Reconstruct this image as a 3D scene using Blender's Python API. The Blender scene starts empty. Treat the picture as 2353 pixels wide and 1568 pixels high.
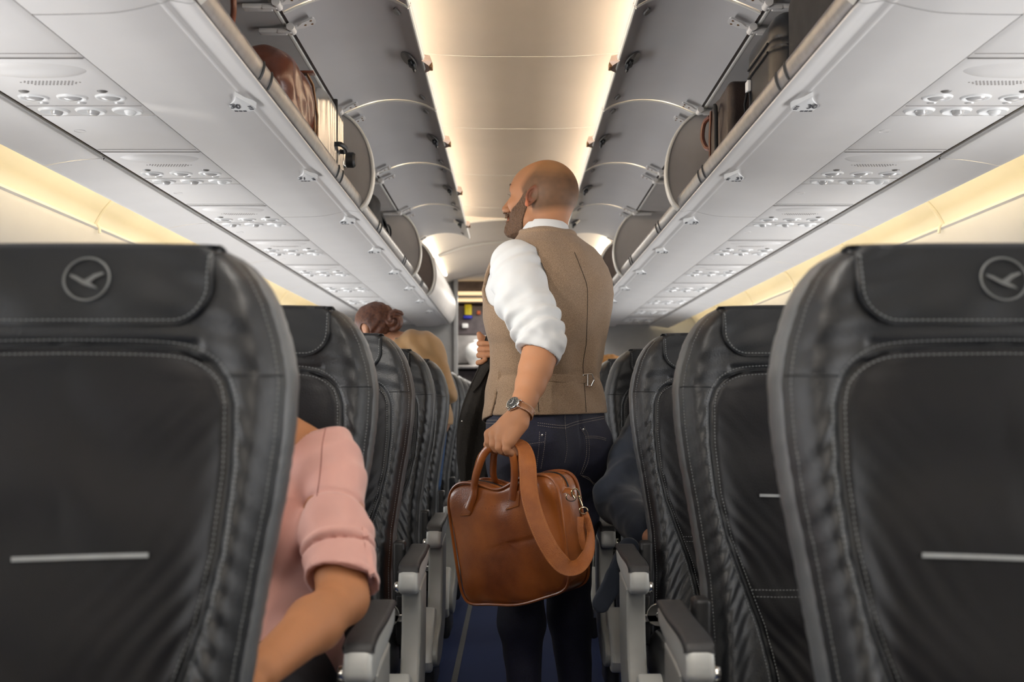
import bpy, bmesh, math, random
import numpy as np
from mathutils import Vector, Matrix, Euler
C = bpy.context.scene.collection
random.seed(7); RNG = np.random.RandomState(5)
PI = math.pi
# ------------------------------------------------------------------ camera
F_PX = 2460.0; CX, CY = 1178.0, 930.0; CAM = (-0.025, 0.0, 1.02)
cd = bpy.data.cameras.new('camera'); cam = bpy.data.objects.new('camera', cd); C.objects.link(cam)
cam.location = CAM; cam.rotation_euler = (PI/2, 0, 0)
cd.sensor_width = 36; cd.lens = F_PX/2353*36
cd.shift_x = -(CX-1176.5)/2353; cd.shift_y = (CY-784)/2353
cd.clip_start = 0.02; cd.clip_end = 60
cd.dof.use_dof = True; cd.dof.focus_distance = 2.98; cd.dof.aperture_fstop = 4.2
bpy.context.scene.camera = cam
sc = bpy.context.scene
sc.view_settings.view_transform = 'Standard'; sc.view_settings.look = 'None'
sc.view_settings.exposure = 0.32; sc.view_settings.gamma = 1.0; sc.view_settings.use_curve_mapping = False
# ------------------------------------------------------------------ world
w = bpy.data.worlds.new('world'); sc.world = w; w.use_nodes = True
bg = w.node_tree.nodes['Background']; bg.inputs[0].default_value = (0.95, 0.97, 1.0, 1); bg.inputs[1].default_value = 0.08
# ------------------------------------------------------------------ added fill lights, unseen: overhead, behind the camera, at the rear and sides
def area(name, loc, rot, sx, sy, power, col):
    l = bpy.data.lights.new(name, 'AREA'); l.shape = 'RECTANGLE'; l.size = sx; l.size_y = sy; l.energy = power; l.color = col
    o = bpy.data.objects.new(name, l); C.objects.link(o); o.location = loc; o.rotation_euler = rot
    if 'window' in name: l.spread = math.radians(125)
    return o
WARM = (1.0, 0.80, 0.52); NEUT = (1.0, 0.95, 0.88); COOL = (0.97, 0.98, 1.0)
area('overhead_fill_near', (0, 0.9, 2.04), (0, 0, 0), 0.4, 1.0, 10, NEUT)  # unseen fill added above the frame
area('overhead_fill_behind', (-0.1, -1.4, 2.0), (math.radians(35), 0, 0), 0.6, 0.9, 9, NEUT)  # unseen fill added behind the camera
area('overhead_fill_rear', (0, 8.2, 2.12), (0, 0, 0), 0.4, 1.2, 10, NEUT)  # unseen fill added to brighten the dark rear end
area('galley_fill', (0, 9.9, 2.0), (0, 0, 0), 0.9, 0.5, 14, NEUT)  # unseen fill added to lift the galley end
# added fill where side windows would be, tilted up to brighten the locker undersides
for s in (-1, 1):
    for y0, p in ((1.25, 15), (5.6, 21)):
        area('window_fill', (s*1.66, y0 if s > 0 else y0-0.3, 1.08), (0, s*(PI/2+math.radians(28)), 0), 0.35, 4.6 if y0 > 2 else 2.9, p*(1.1 if s < 0 else 1), COOL)

# key spots added at reading-light positions, aimed at the standing man
def reading(loc, target, p, ang, col=NEUT):
    l = bpy.data.lights.new('added_key_spot', 'SPOT'); l.energy = p; l.spot_size = math.radians(ang); l.spot_blend = 0.6; l.shadow_soft_size = 0.025; l.color = col
    o = bpy.data.objects.new('added_key_spot', l); C.objects.link(o); o.location = loc
    o.rotation_euler = (Vector(target)-Vector(loc)).to_track_quat('-Z', 'Y').to_euler()
reading((-0.915, 1.59, 1.680), (0.03, 3.1, 1.24), 34, 36)
reading((-0.915, 2.37, 1.680), (0.06, 3.1, 1.35), 26, 44)
# ------------------------------------------------------------------ helpers
def P(px, py, d):
    """world point seen at pixel (px,py) at depth d"""
    return Vector((CAM[0]+(px-CX)*d/F_PX, d, CAM[2]+(CY-py)*d/F_PX))
def mat(name, col, rough=0.5, metal=0.0, spec=None, noise=0.0, nscale=40, bump=0.0, bscale=200, emit=None, estr=0, coat=0.0, col2=None, sheen=0, sub=0, detail=3):
    m = bpy.data.materials.new(name); m.use_nodes = True
    nt = m.node_tree; b = nt.nodes['Principled BSDF']
    b.inputs['Base Color'].default_value = (*col, 1); b.inputs['Roughness'].default_value = rough; b.inputs['Metallic'].default_value = metal
    if spec is not None: b.inputs['Specular IOR Level'].default_value = spec
    if coat: b.inputs['Coat Weight'].default_value = coat; b.inputs['Coat Roughness'].default_value = 0.15
    if sheen: b.inputs['Sheen Weight'].default_value = sheen
    if sub: b.inputs['Subsurface Weight'].default_value = sub; b.inputs['Subsurface Radius'].default_value = (0.012, 0.005, 0.003); b.inputs['Subsurface Scale'].default_value = 1.0
    if emit: b.inputs['Emission Color'].default_value = (*emit, 1); b.inputs['Emission Strength'].default_value = estr
    tc = nt.nodes.new('ShaderNodeTexCoord')
    if noise or col2:
        n = nt.nodes.new('ShaderNodeTexNoise'); n.inputs['Scale'].default_value = nscale; n.inputs['Detail'].default_value = detail
        nt.links.new(tc.outputs['Object'], n.inputs['Vector'])
        r = nt.nodes.new('ShaderNodeValToRGB'); r.color_ramp.elements[0].position = 0.32; r.color_ramp.elements[1].position = 0.68
        c2 = col2 if col2 else tuple(c*(1+noise) for c in col); c1 = col if col2 else tuple(c*(1-noise) for c in col)
        r.color_ramp.elements[0].color = (*c1, 1); r.color_ramp.elements[1].color = (*c2, 1)
        nt.links.new(n.outputs['Fac'], r.inputs[0]); nt.links.new(r.outputs[0], b.inputs['Base Color'])
    if bump:
        n2 = nt.nodes.new('ShaderNodeTexNoise'); n2.inputs['Scale'].default_value = bscale; n2.inputs['Detail'].default_value = 4
        nt.links.new(tc.outputs['Object'], n2.inputs['Vector'])
        bp = nt.nodes.new('ShaderNodeBump'); bp.inputs['Strength'].default_value = bump; bp.inputs['Distance'].default_value = 0.002
        nt.links.new(n2.outputs['Fac'], bp.inputs['Height']); nt.links.new(bp.outputs[0], b.inputs['Normal'])
    return m
def vcol_mat(name, rough=0.5, sub=0.0, bump=0.0, bscale=300, spec=0.4):
    """material whose colour comes from the per-vertex 'col' attribute (skin / stubble / beard)"""
    m = mat(name, (1, 1, 1), rough, bump=bump, bscale=bscale, sub=sub, spec=spec)
    a = m.node_tree.nodes.new('ShaderNodeAttribute'); a.attribute_name = 'col'
    m.node_tree.links.new(a.outputs['Color'], m.node_tree.nodes['Principled BSDF'].inputs['Base Color'])
    return m
M = {}
class MB:
    """collects shapes, links them as ONE mesh"""
    def __init__(s): s.v = []; s.f = []
    def add(s, vs, fs):
        b = len(s.v); s.v += [tuple(v) for v in vs]; s.f += [tuple(i+b for i in f) for f in fs]; return s
    def box(s, c, d, bev=0.0, rot=None):
        bm = bmesh.new(); bmesh.ops.create_cube(bm, size=1); bmesh.ops.scale(bm, vec=d, verts=bm.verts)
        if bev: bmesh.ops.bevel(bm, geom=bm.edges[:], offset=min(bev, min(d)*0.49), segments=3, profile=0.5, affect='EDGES')
        return s.bm(bm, Matrix.Translation(c) @ (rot.to_4x4() if rot else Matrix()))
    def bm(s, bm, mt=None):
        if mt: bm.transform(mt)
        bm.verts.index_update(); s.add([v.co[:] for v in bm.verts], [[v.index for v in f.verts] for f in bm.faces]); bm.free(); return s
    def cyl(s, p0, p1, r0, r1=None, n=20, caps=True):
        r1 = r0 if r1 is None else r1
        return s.tube([p0, p1], [r0, r1], n, caps)
    def tube(s, pts, rad, n=12, caps=True, flat=None, up=None):
        """sweep; rad scalar/list; flat=(a,b) elliptical factors with up giving the b direction"""
        pts = [Vector(p) for p in pts]; k = len(pts)
        if not hasattr(rad, '__len__'): rad = [rad]*k
        ring = []; prev = None
        for i, p in enumerate(pts):
            t = (pts[min(i+1, k-1)]-pts[max(i-1, 0)]).normalized()
            if up is not None:
                u = Vector(up[i]) if hasattr(up[0], '__len__') else Vector(up)
                a = t.cross(u);
                if a.length < 1e-5: a = t.orthogonal()
                a.normalize()
            else:
                a = t.orthogonal().normalized() if prev is None else (prev - t*prev.dot(t)).normalized()
            prev = a; b = t.cross(a).normalized()
            fa, fb = flat if flat else (1, 1)
            ring.append([p + a*(math.cos(2*PI*j/n)*rad[i]*fa) + b*(math.sin(2*PI*j/n)*rad[i]*fb) for j in range(n)])
        vs = [v for r in ring for v in r]; fs = []
        for i in range(k-1):
            for j in range(n):
                a0 = i*n+j; b0 = i*n+(j+1) % n; fs.append((a0, b0, b0+n, a0+n))
        if caps: fs.append(tuple(range(n-1, -1, -1))); fs.append(tuple((k-1)*n+j for j in range(n)))
        return s.add(vs, fs)
    def strap(s, pts, ups, w, t):
        """flat strap along pts; ups = normals of the flat face; w width (scalar/list), t thickness"""
        pts = [Vector(p) for p in pts]; k = len(pts); vs = []
        W = w if hasattr(w, '__len__') else [w]*k
        for i, p in enumerate(pts):
            tt = (pts[min(i+1, k-1)]-pts[max(i-1, 0)]).normalized(); u = Vector(ups[i]) if hasattr(ups[0], '__len__') else Vector(ups)
            u = (u-tt*u.dot(tt)).normalized(); a = tt.cross(u).normalized(); hw = W[i]/2
            for (da, du) in ((-1, -.5), (-.9, -1), (.9, -1), (1, -.5), (1, .5), (.9, 1), (-.9, 1), (-1, .5)):
                vs.append(p+a*da*hw+u*du*t/2)
        fs = []
        for i in range(k-1):
            for j in range(8):
                a0 = i*8+j; b0 = i*8+(j+1) % 8; fs.append((a0, b0, b0+8, a0+8))
        fs.append(tuple(range(7, -1, -1))); fs.append(tuple((k-1)*8+j for j in range(8)))
        return s.add(vs, fs)
    def extrude_y(s, prof, y0, y1, closed=True, mirror=1):
        """profile of (x,z) extruded along y"""
        n = len(prof); vs = [(mirror*x, y0, z) for x, z in prof]+[(mirror*x, y1, z) for x, z in prof]
        fs = [(i, (i+1) % n, (i+1) % n+n, i+n) for i in range(n if closed else n-1)]
        if closed: fs += [tuple(range(n-1, -1, -1)), tuple(range(n, 2*n))]
        return s.add(vs, fs)
    def extrude_x(s, prof, x0, x1):
        """profile of (y,z) extruded along x"""
        n = len(prof); vs = [(x0, y, z) for y, z in prof]+[(x1, y, z) for y, z in prof]
        return s.add(vs, [(i, (i+1) % n, (i+1) % n+n, i+n) for i in range(n)]+[tuple(range(n-1, -1, -1)), tuple(range(n, 2*n))])
    def sheet(s, prof, y0, y1, th, mirror=1, ny=1):
        """open (x,z) profile with thickness th (offset along its normal) extruded along y"""
        pr = [Vector((x, z)) for x, z in prof]; off = []
        for i, p in enumerate(pr):
            t = (pr[min(i+1, len(pr)-1)]-pr[max(i-1, 0)]).normalized(); off.append(p+Vector((-t.y, t.x))*th)
        return s.extrude_y([tuple(p) for p in pr]+[tuple(p) for p in reversed(off)], y0, y1, True, mirror)
    def lathe(s, prof, c=(0, 0, 0), axis='z', n=32, sx=1, sy=1):
        """prof (r,h) about an axis"""
        vs = []; k = len(prof)
        for r, h in prof:
            for j in range(n):
                a = 2*PI*j/n; x, y, z = r*math.cos(a)*sx, r*math.sin(a)*sy, h
                if axis == 'y': x, y, z = x, z, y
                if axis == 'x': x, y, z = z, x, y
                vs.append((x+c[0], y+c[1], z+c[2]))
        fs = []
        for i in range(k-1):
            for j in range(n): fs.append((i*n+j, i*n+(j+1) % n, (i+1)*n+(j+1) % n, (i+1)*n+j))
        if prof[0][0] > 1e-6: fs.append(tuple(range(n-1, -1, -1)))
        if prof[-1][0] > 1e-6: fs.append(tuple((k-1)*n+j for j in range(n)))
        return s.add(vs, fs)
    def grid(s, pts, ni, nj):
        return s.add(pts, [(i*nj+j, i*nj+j+1, (i+1)*nj+j+1, (i+1)*nj+j) for i in range(ni-1) for j in range(nj-1)])
    def xf(s, mt): s.v = [tuple(mt @ Vector(v)) for v in s.v]; return s
    def build(s, name, m, parent=None, smooth=True, angle=40):
        me = bpy.data.meshes.new(name); me.from_pydata(s.v, [], s.f)
        bm = bmesh.new(); bm.from_mesh(me); bmesh.ops.remove_doubles(bm, verts=bm.verts, dist=1e-6); bmesh.ops.recalc_face_normals(bm, faces=bm.faces)
        ca = math.radians(angle)
        for f in bm.faces: f.smooth = smooth
        if smooth:
            for e in bm.edges:
                if len(e.link_faces) == 2 and e.calc_face_angle(0) > ca: e.smooth = False
        bm.to_mesh(me); bm.free()
        if m: me.materials.append(M[m] if isinstance(m, str) else m)
        o = bpy.data.objects.new(name, me); C.objects.link(o)
        if parent: o.parent = parent
        return o
def empty(name, label, cat, loc=(0, 0, 0), rz=0, group=None):
    o = bpy.data.objects.new(name, None); C.objects.link(o); o.location = loc; o.rotation_euler = (0, 0, rz); o.empty_display_size = 0.1
    o['label'] = label; o['category'] = cat
    if group: o['group'] = group
    return o
def tag(o, label, cat, group=None):
    o['label'] = label; o['category'] = cat
    if group: o['group'] = group
    return o
def struct(o): o['kind'] = 'structure'; return o
def copy_tree(o, parent=None):
    c = o.copy(); C.objects.link(c)
    if parent: c.parent = parent
    for ch in list(o.children): copy_tree(ch, c)
    return c
def spline(pts, n):
    """Catmull-Rom through points (tuples any dim) -> n samples"""
    p = np.array(pts, float); k = len(p); out = []
    for t in np.linspace(0, k-1, n):
        i = min(int(t), k-2); f = t-i
        p0 = p[max(i-1, 0)]; p1 = p[i]; p2 = p[i+1]; p3 = p[min(i+2, k-1)]
        out.append(0.5*((2*p1)+(-p0+p2)*f+(2*p0-5*p1+4*p2-p3)*f*f+(-p0+3*p1-3*p2+p3)*f**3))
    return [tuple(o) for o in out]
# -------- signed distance modelling: shapes are numpy functions, meshed with surface nets
def sd_cap(p, a, b, ra, rb):
    a = np.array(a, float); b = np.array(b, float); ba = b-a
    h = np.clip(((p-a)@ba)/(ba@ba), 0, 1)
    return np.linalg.norm(p-a-h[:, None]*ba, axis=1)-(ra+(rb-ra)*h)
def sd_ell(p, c, r, R=None):
    q = p-np.array(c, float)
    if R is not None: q = q@np.array(R)
    r = np.array(r, float); k0 = np.linalg.norm(q/r, axis=1); k1 = np.linalg.norm(q/(r*r), axis=1)
    return k0*(k0-1)/np.maximum(k1, 1e-9)
def sd_box(p, c, h, rad=0.0, R=None):
    q = p-np.array(c, float)
    if R is not None: q = q@np.array(R)
    d = np.abs(q)-(np.array(h, float)-rad)
    return np.linalg.norm(np.maximum(d, 0), axis=1)+np.minimum(d.max(axis=1), 0)-rad
def smin(a, b, k):
    h = np.clip(0.5+0.5*(b-a)/k, 0, 1); return b*(1-h)+a*h-k*h*(1-h)
def smax(a, b, k): return -smin(-a, -b, k)
def chain(p, pts, rad, k=0.0):
    d = None
    for i in range(len(pts)-1):
        e = sd_cap(p, pts[i], pts[i+1], rad[i], rad[i+1]); d = e if d is None else (smin(d, e, k) if k else np.minimum(d, e))
    return d
def rotm(axis, ang):
    """columns = local axes in the world; use q@R to go to local"""
    return np.array(Matrix.Rotation(ang, 3, axis))
def vnoise(p, scale, seed=0):
    """smooth value noise in -1..1"""
    rs = np.random.RandomState(seed); T = rs.rand(16, 16, 16)*2-1
    q = p*scale+100; i = np.floor(q).astype(int); f = q-i; f = f*f*(3-2*f); i &= 15; j = (i+1) & 15
    g = lambda a, b, c: T[a, b, c]
    x0 = g(i[:, 0], i[:, 1], i[:, 2])*(1-f[:, 0])+g(j[:, 0], i[:, 1], i[:, 2])*f[:, 0]
    x1 = g(i[:, 0], j[:, 1], i[:, 2])*(1-f[:, 0])+g(j[:, 0], j[:, 1], i[:, 2])*f[:, 0]
    x2 = g(i[:, 0], i[:, 1], j[:, 2])*(1-f[:, 0])+g(j[:, 0], i[:, 1], j[:, 2])*f[:, 0]
    x3 = g(i[:, 0], j[:, 1], j[:, 2])*(1-f[:, 0])+g(j[:, 0], j[:, 1], j[:, 2])*f[:, 0]
    y0 = x0*(1-f[:, 1])+x1*f[:, 1]; y1 = x2*(1-f[:, 1])+x3*f[:, 1]
    return y0*(1-f[:, 2])+y1*f[:, 2]
def sdf_arrays(fn, lo, hi, h):
    lo = np.array(lo, float); hi = np.array(hi, float); n = np.ceil((hi-lo)/h).astype(int)+1
    ax = [lo[i]+h*np.arange(n[i]) for i in range(3)]
    # coarse pass first, then evaluate only near the surface
    X, Y, Z = np.meshgrid(*ax, indexing='ij'); Fv = np.full(X.shape, 1.0)
    st = 4; xs, ys, zs = [np.arange(0, n[i]+st, st) for i in range(3)]
    cx, cy, cz = np.meshgrid(xs, ys, zs, indexing='ij')
    cp = np.stack([lo[0]+h*(cx+st/2), lo[1]+h*(cy+st/2), lo[2]+h*(cz+st/2)], -1).reshape(-1, 3)
    cv = fn(cp).reshape(cx.shape); near = np.abs(cv) < h*st*1.9+0.004
    sgn = np.repeat(np.repeat(np.repeat(np.where(cv < 0, -1.0, 1.0), st, 0), st, 1), st, 2)[:n[0], :n[1], :n[2]]
    mask = np.repeat(np.repeat(np.repeat(near, st, 0), st, 1), st, 2)[:n[0], :n[1], :n[2]]
    Fv = sgn.copy(); pts = np.stack([X[mask], Y[mask], Z[mask]], 1)
    vals = np.concatenate([fn(pts[i:i+400000]) for i in range(0, len(pts), 400000)]) if len(pts) else np.zeros(0)
    Fv[mask] = vals
    ins = Fv < 0
    c = [ins[a:n[0]-1+a, b:n[1]-1+b, d:n[2]-1+d] for a in (0, 1) for b in (0, 1) for d in (0, 1)]
    s = sum(x.astype(int) for x in c); act = (s > 0) & (s < 8)
    idx = np.full(act.shape, -1); ci = np.argwhere(act); idx[act] = np.arange(len(ci))
    acc = np.zeros((len(ci), 3)); cnt = np.zeros(len(ci))
    cor = [(a, b, d) for a in (0, 1) for b in (0, 1) for d in (0, 1)]
    for a in cor:
        for e in range(3):
            if a[e]: continue
            b = list(a); b[e] = 1
            va = Fv[ci[:, 0]+a[0], ci[:, 1]+a[1], ci[:, 2]+a[2]]; vb = Fv[ci[:, 0]+b[0], ci[:, 1]+b[1], ci[:, 2]+b[2]]
            cr = (va < 0) != (vb < 0); t = np.where(cr, va/np.where(cr, va-vb, 1), 0)
            pp = np.tile(np.array(a, float), (len(ci), 1)); pp[:, e] += t; acc[cr] += pp[cr]; cnt[cr] += 1
    V = lo+h*(ci+acc/cnt[:, None])
    for _ in range(2):
        e = h*0.3; f0 = fn(V); g = np.stack([fn(V+np.eye(3)[i]*e)-f0 for i in range(3)], 1)/e
        gn = np.maximum((g**2).sum(1), 0.2); V = V-np.clip(f0/gn, -h*0.4, h*0.4)[:, None]*g
    faces = []
    for e in range(3):
        o = [0, 1, 2]; o.remove(e); u, v = o
        A = ins; sl0 = [slice(None)]*3; sl1 = [slice(None)]*3; sl0[e] = slice(0, n[e]-1); sl1[e] = slice(1, n[e])
        ch = A[tuple(sl0)] != A[tuple(sl1)]; q = np.argwhere(ch)
        q = q[(q[:, u] > 0) & (q[:, v] > 0) & (q[:, u] < n[u]-1) & (q[:, v] < n[v]-1)]
        def at(du, dv):
            r = q.copy(); r[:, u] -= du; r[:, v] -= dv; return idx[r[:, 0], r[:, 1], r[:, 2]]
        Q = np.stack([at(0, 0), at(1, 0), at(1, 1), at(0, 1)], 1)
        inside = A[q[:, 0], q[:, 1], q[:, 2]]; flip = inside if e != 1 else ~inside
        Q[flip] = Q[flip][:, ::-1]; Q = Q[(Q >= 0).all(1)]; faces.append(Q)
    return V, np.concatenate(faces)
def sdf_mesh(name, fn, lo=None, hi=None, h=None, m=None, parent=None, colfn=None, patches=None):
    """patches = [(fn, lo, hi, h), ...] joined into one mesh"""
    vs, fs, b = [], [], 0
    for pf, pl, ph_, pv in (patches or [(fn, lo, hi, h)]):
        V, Fc = sdf_arrays(pf, pl, ph_, pv); vs.append(V); fs.append(Fc+b); b += len(V)
    V = np.concatenate(vs); Fc = np.concatenate(fs)
    me = bpy.data.meshes.new(name); me.from_pydata(V.tolist(), [], Fc.tolist())
    me.polygons.foreach_set('use_smooth', [True]*len(me.polygons))
    bm = bmesh.new(); bm.from_mesh(me); bmesh.ops.recalc_face_normals(bm, faces=bm.faces); bm.to_mesh(me); bm.free()
    if colfn is not None:
        co = np.zeros(len(me.vertices)*3); me.vertices.foreach_get('co', co)
        cl = colfn(co.reshape(-1, 3)); at_ = me.color_attributes.new('col', 'FLOAT_COLOR', 'POINT')
        at_.data.foreach_set('color', np.concatenate([cl, np.ones((len(cl), 1))], 1).ravel())
    me.materials.append(M[m])
    o = bpy.data.objects.new(name, me); C.objects.link(o)
    if parent: o.parent = parent
    return o
# ------------------------------------------------------------------ laying seams on surfaces
def proj(fn, pts, lift=0.001):
    """project points onto the surface along the view from the outside (gradient descent)"""
    out = []
    for p in pts:
        p = np.array(p, float)
        for _ in range(14):
            e = 1e-3; f0 = fn(p[None])[0]; g = (fn(p[None]+np.eye(3)*e)-f0)/e; gg = max((g*g).sum(), 0.3); p = p-f0*g/gg
        n_ = g/np.linalg.norm(g); out.append(Vector(p+n_*lift))
    return out
def jl(pairs, d=3.10, n=30): return [P(x, y, d) for x, y in spline(pairs, n)]
def camproj(fn, pts, lift=0.0012, start=2.6):
    """march from the camera side onto the cloth so a seam lies where it is seen"""
    out = []
    o = np.array(CAM)
    for p in pts:
        dr = np.array(p)-o; dr /= np.linalg.norm(dr); t = start
        for _ in range(60):
            f = fn((o+dr*t)[None])[0]
            if abs(f) < 2e-4: break
            t += f*0.7
            if t > 5: break
        out.append(Vector(o+dr*(t-lift)))
    return out
def seam_line(name, fn, pairs, m, parent, r=0.0008, dashed=True, n=40, sp=0.0075, start=2.6, lift=0.0012):
    pts = camproj(fn, jl(pairs, 3.1, n), lift, start)
    ok = [p for p in pts if p.y < 4.5]
    mb = stitch(ok, sp, sp*0.6, r) if dashed else MB().tube(ok, r, 6)
    return mb
# ------------------------------------------------------------------ materials
M['cabin'] = mat('cabin_plastic', (0.68, 0.66, 0.64), 0.42, noise=0.015, nscale=9, spec=0.35)
M['cabin_door'] = mat('door_plastic', (0.58, 0.565, 0.56), 0.40, noise=0.02, nscale=6, spec=0.35)
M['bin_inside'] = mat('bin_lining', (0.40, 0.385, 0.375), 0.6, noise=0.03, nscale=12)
M['shaded_lining'] = mat('shaded_bin_lining', (0.16, 0.13, 0.115), 0.6, noise=0.05)  # locker lining darkened: shade on the last end panel put into its colour
M['cream'] = mat('cream_edge', (0.74, 0.73, 0.68), 0.4, noise=0.02)
M['ceil'] = mat('ceiling_panel', (0.76, 0.69, 0.61), 0.5, noise=0.015, nscale=5)
M['cove'] = mat('cove_panel', (0.80, 0.75, 0.62), 0.5, noise=0.02, nscale=4)
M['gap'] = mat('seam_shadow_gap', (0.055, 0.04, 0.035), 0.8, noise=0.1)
M['line'] = mat('panel_seam', (0.25, 0.225, 0.21), 0.7, noise=0.05)
M['alu'] = mat('brushed_aluminium', (0.33, 0.33, 0.335), 0.34, 0.85, noise=0.12, nscale=30)
M['steel'] = mat('polished_steel', (0.72, 0.70, 0.66), 0.2, 1.0, noise=0.05)
M['brass'] = mat('pale_brass', (0.78, 0.66, 0.42), 0.2, 1.0, noise=0.05)
M['black'] = mat('black_plastic', (0.012, 0.012, 0.013), 0.45, noise=0.2)
M['smoke'] = mat('smoked_plastic', (0.16, 0.15, 0.14), 0.35, noise=0.2, nscale=60)
M['clip'] = mat('beige_clip', (0.52, 0.40, 0.33), 0.5, noise=0.05)
M['brown_in'] = mat('brown_recess', (0.20, 0.10, 0.04), 0.5, noise=0.1)
M['lens'] = mat('grey_lens', (0.52, 0.51, 0.50), 0.2, 0.15, noise=0.05)
M['white'] = mat('white_plastic', (0.80, 0.80, 0.79), 0.35, noise=0.01)
M['ink'] = mat('printed_ink', (0.02, 0.02, 0.03), 0.6, noise=0.1)
M['ink_blue'] = mat('printed_blue', (0.05, 0.06, 0.25), 0.6, noise=0.1)
M['tube'] = mat('warm_tube', (1, 0.9, 0.7), 0.5, emit=(1.0, 0.85, 0.58), estr=10)
M['tube_ceil'] = mat('ceiling_tube', (1, 0.9, 0.8), 0.5, emit=(1.0, 0.84, 0.64), estr=31)
M['tube_white'] = mat('bright_tube', (1, 1, 0.9), 0.5, emit=(1.0, 0.88, 0.68), estr=6)
M['carpet'] = mat('blue_carpet', (0.010, 0.030, 0.125), 0.95, noise=0.25, nscale=400, bump=0.6, bscale=900)
M['carpet_strip'] = mat('floor_strip', (0.045, 0.05, 0.06), 0.7, noise=0.1)
M['leather'] = mat('dark_seat_leather', (0.0140, 0.0152, 0.0175), 0.39, noise=0.10, nscale=14, bump=0.35, bscale=420, spec=0.55)
M['leather_flap'] = mat('black_leather', (0.008, 0.0095, 0.012), 0.44, noise=0.12, nscale=16, bump=0.3, bscale=450, spec=0.45)
M['leather_mid'] = mat('perforated_leather', (0.0045, 0.0045, 0.0065), 0.46, noise=0.12, nscale=18, bump=0.3, bscale=450, spec=0.35)
M['lit_side_leather'] = mat('lit_side_leather', (0.105, 0.11, 0.115), 0.40, noise=0.08, nscale=22, bump=0.3, bscale=400)  # same seat leather, lightened: grazing aisle light put into the colour
M['thread'] = mat('grey_thread', (0.20, 0.21, 0.215), 0.8, noise=0.1)
M['logo'] = mat('embossed_grey', (0.14, 0.145, 0.145), 0.5, noise=0.08)
M['tagstrip'] = mat('grey_tape', (0.33, 0.35, 0.36), 0.5, noise=0.08)
M['seat_grey'] = mat('seat_grey_plastic', (0.30, 0.305, 0.29), 0.38, noise=0.05, nscale=15)
M['seat_light'] = mat('armrest_grey_plastic', (0.50, 0.515, 0.50), 0.33, noise=0.04, nscale=15)
M['seat_dark'] = mat('seat_dark_plastic', (0.035, 0.036, 0.038), 0.45, noise=0.1)
M['pad'] = mat('armrest_pad', (0.035, 0.035, 0.037), 0.5, noise=0.12, nscale=60, bump=0.3, bscale=500)
M['wall'] = mat('bulkhead_grey', (0.36, 0.365, 0.37), 0.5, noise=0.05, nscale=12)
ORD = ['nearest', 'second nearest', 'third nearest', 'fourth nearest', 'fifth nearest', 'fifth from the rear', 'fourth from the rear', 'third from the rear', 'second from the rear', 'rearmost']
# ------------------------------------------------------------------ the shell
Y0, YE = -2.2, 9.3          # the cabin behind the camera and the rear bulkhead
struct(MB().box((0, 4.6, -0.02), (3.7, 14.0, 0.04)).build('floor', 'carpet', None, False))
MB_ = MB()
for s in (-1, 1): MB_.box((s*0.240, 3.6, 0.001), (0.022, 11.4, 0.003))
struct(MB_.build('trim_1', 'carpet_strip'))
# centre ceiling: shallow vault whose sides rise into the lamp coves
cs = [(-0.62, 2.17), (-0.60, 2.225), (-0.52, 2.25), (-0.38, 2.24), (-0.2, 2.226), (0, 2.224), (0.2, 2.226), (0.38, 2.24), (0.52, 2.25), (0.60, 2.225), (0.62, 2.17)]
struct(MB().sheet(spline(cs, 50), Y0, 6.9, 0.012).build('ceiling', 'ceil'))
vs_ = [(-0.64, 2.04), (-0.60, 2.10), (-0.5, 2.145), (-0.3, 2.20), (0, 2.220), (0.3, 2.20), (0.5, 2.145), (0.60, 2.10), (0.64, 2.04)]
def vault(y0, y1, drop, nm):
    a = [(x, y0, z) for x, z in spline(vs_, 40)]; b = [(x*0.97, y1, z-drop*(1-0.5*(x/0.6)**2)) for x, z in spline(vs_, 40)]
    n = 12; pts = []
    for i in range(n):
        f = i/(n-1); pts += [tuple(np.array(p)*(1-f)+np.array(q)*f-np.array((0, 0, 0))) for p, q in zip(a, b)]
    o = MB().grid(pts, n, 40).build(nm, 'ceil'); md = o.modifiers.new('s', 'SOLIDIFY'); md.thickness = 0.012; md.offset = 1
    return struct(o)
struct(MB().extrude_y([(x, z-0.001) for x, z in spline(vs_, 40)]+[(0.64, 2.34), (-0.64, 2.34)], 6.900, 6.912).build('trim_12', 'ceil'))
vault(6.9, 7.85, 0.0, 'ceiling.001'); vault(7.86, YE, 0.06, 'ceiling.002')
mb = MB()
for d in (2.75, 3.70, 4.67, 5.62, 6.55): mb.tube([(x, d, z-0.001) for x, z in spline(cs, 40) if abs(x) < 0.5], 0.0013, 6)
mb.tube([(x*0.985, 7.855, z-0.003) for x, z in spline(vs_, 40)], 0.008, 6)
mb.tube([(x*0.985, 6.905, z-0.003) for x, z in spline(vs_, 40)], 0.008, 6)
struct(mb.build('trim_2', 'cream'))
# lamp tubes hidden behind the open doors and above the last lockers
for s in (-1, 1):
    for j in range(8):
        y = -1.6+j*1.06
        o = MB().cyl((s*0.55, y+0.03, 2.150), (s*0.55, y+1.0, 2.150), 0.011, n=12).build('fluorescent_tube', 'tube_ceil')
        tag(o, 'warm fluorescent ceiling tube in the cove behind the open locker doors', 'lamp', 'ceiling cove tubes')
    for j in range(2):
        y = 6.98+j*1.0
        o = MB().cyl((s*0.575, y, 2.085), (s*0.575, y+0.8, 2.085), 0.012, n=12).build('fluorescent_tube', 'tube_white')
        tag(o, 'bright tube in the ceiling cove above the closed rear lockers', 'lamp', 'rear cove tubes')
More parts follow.
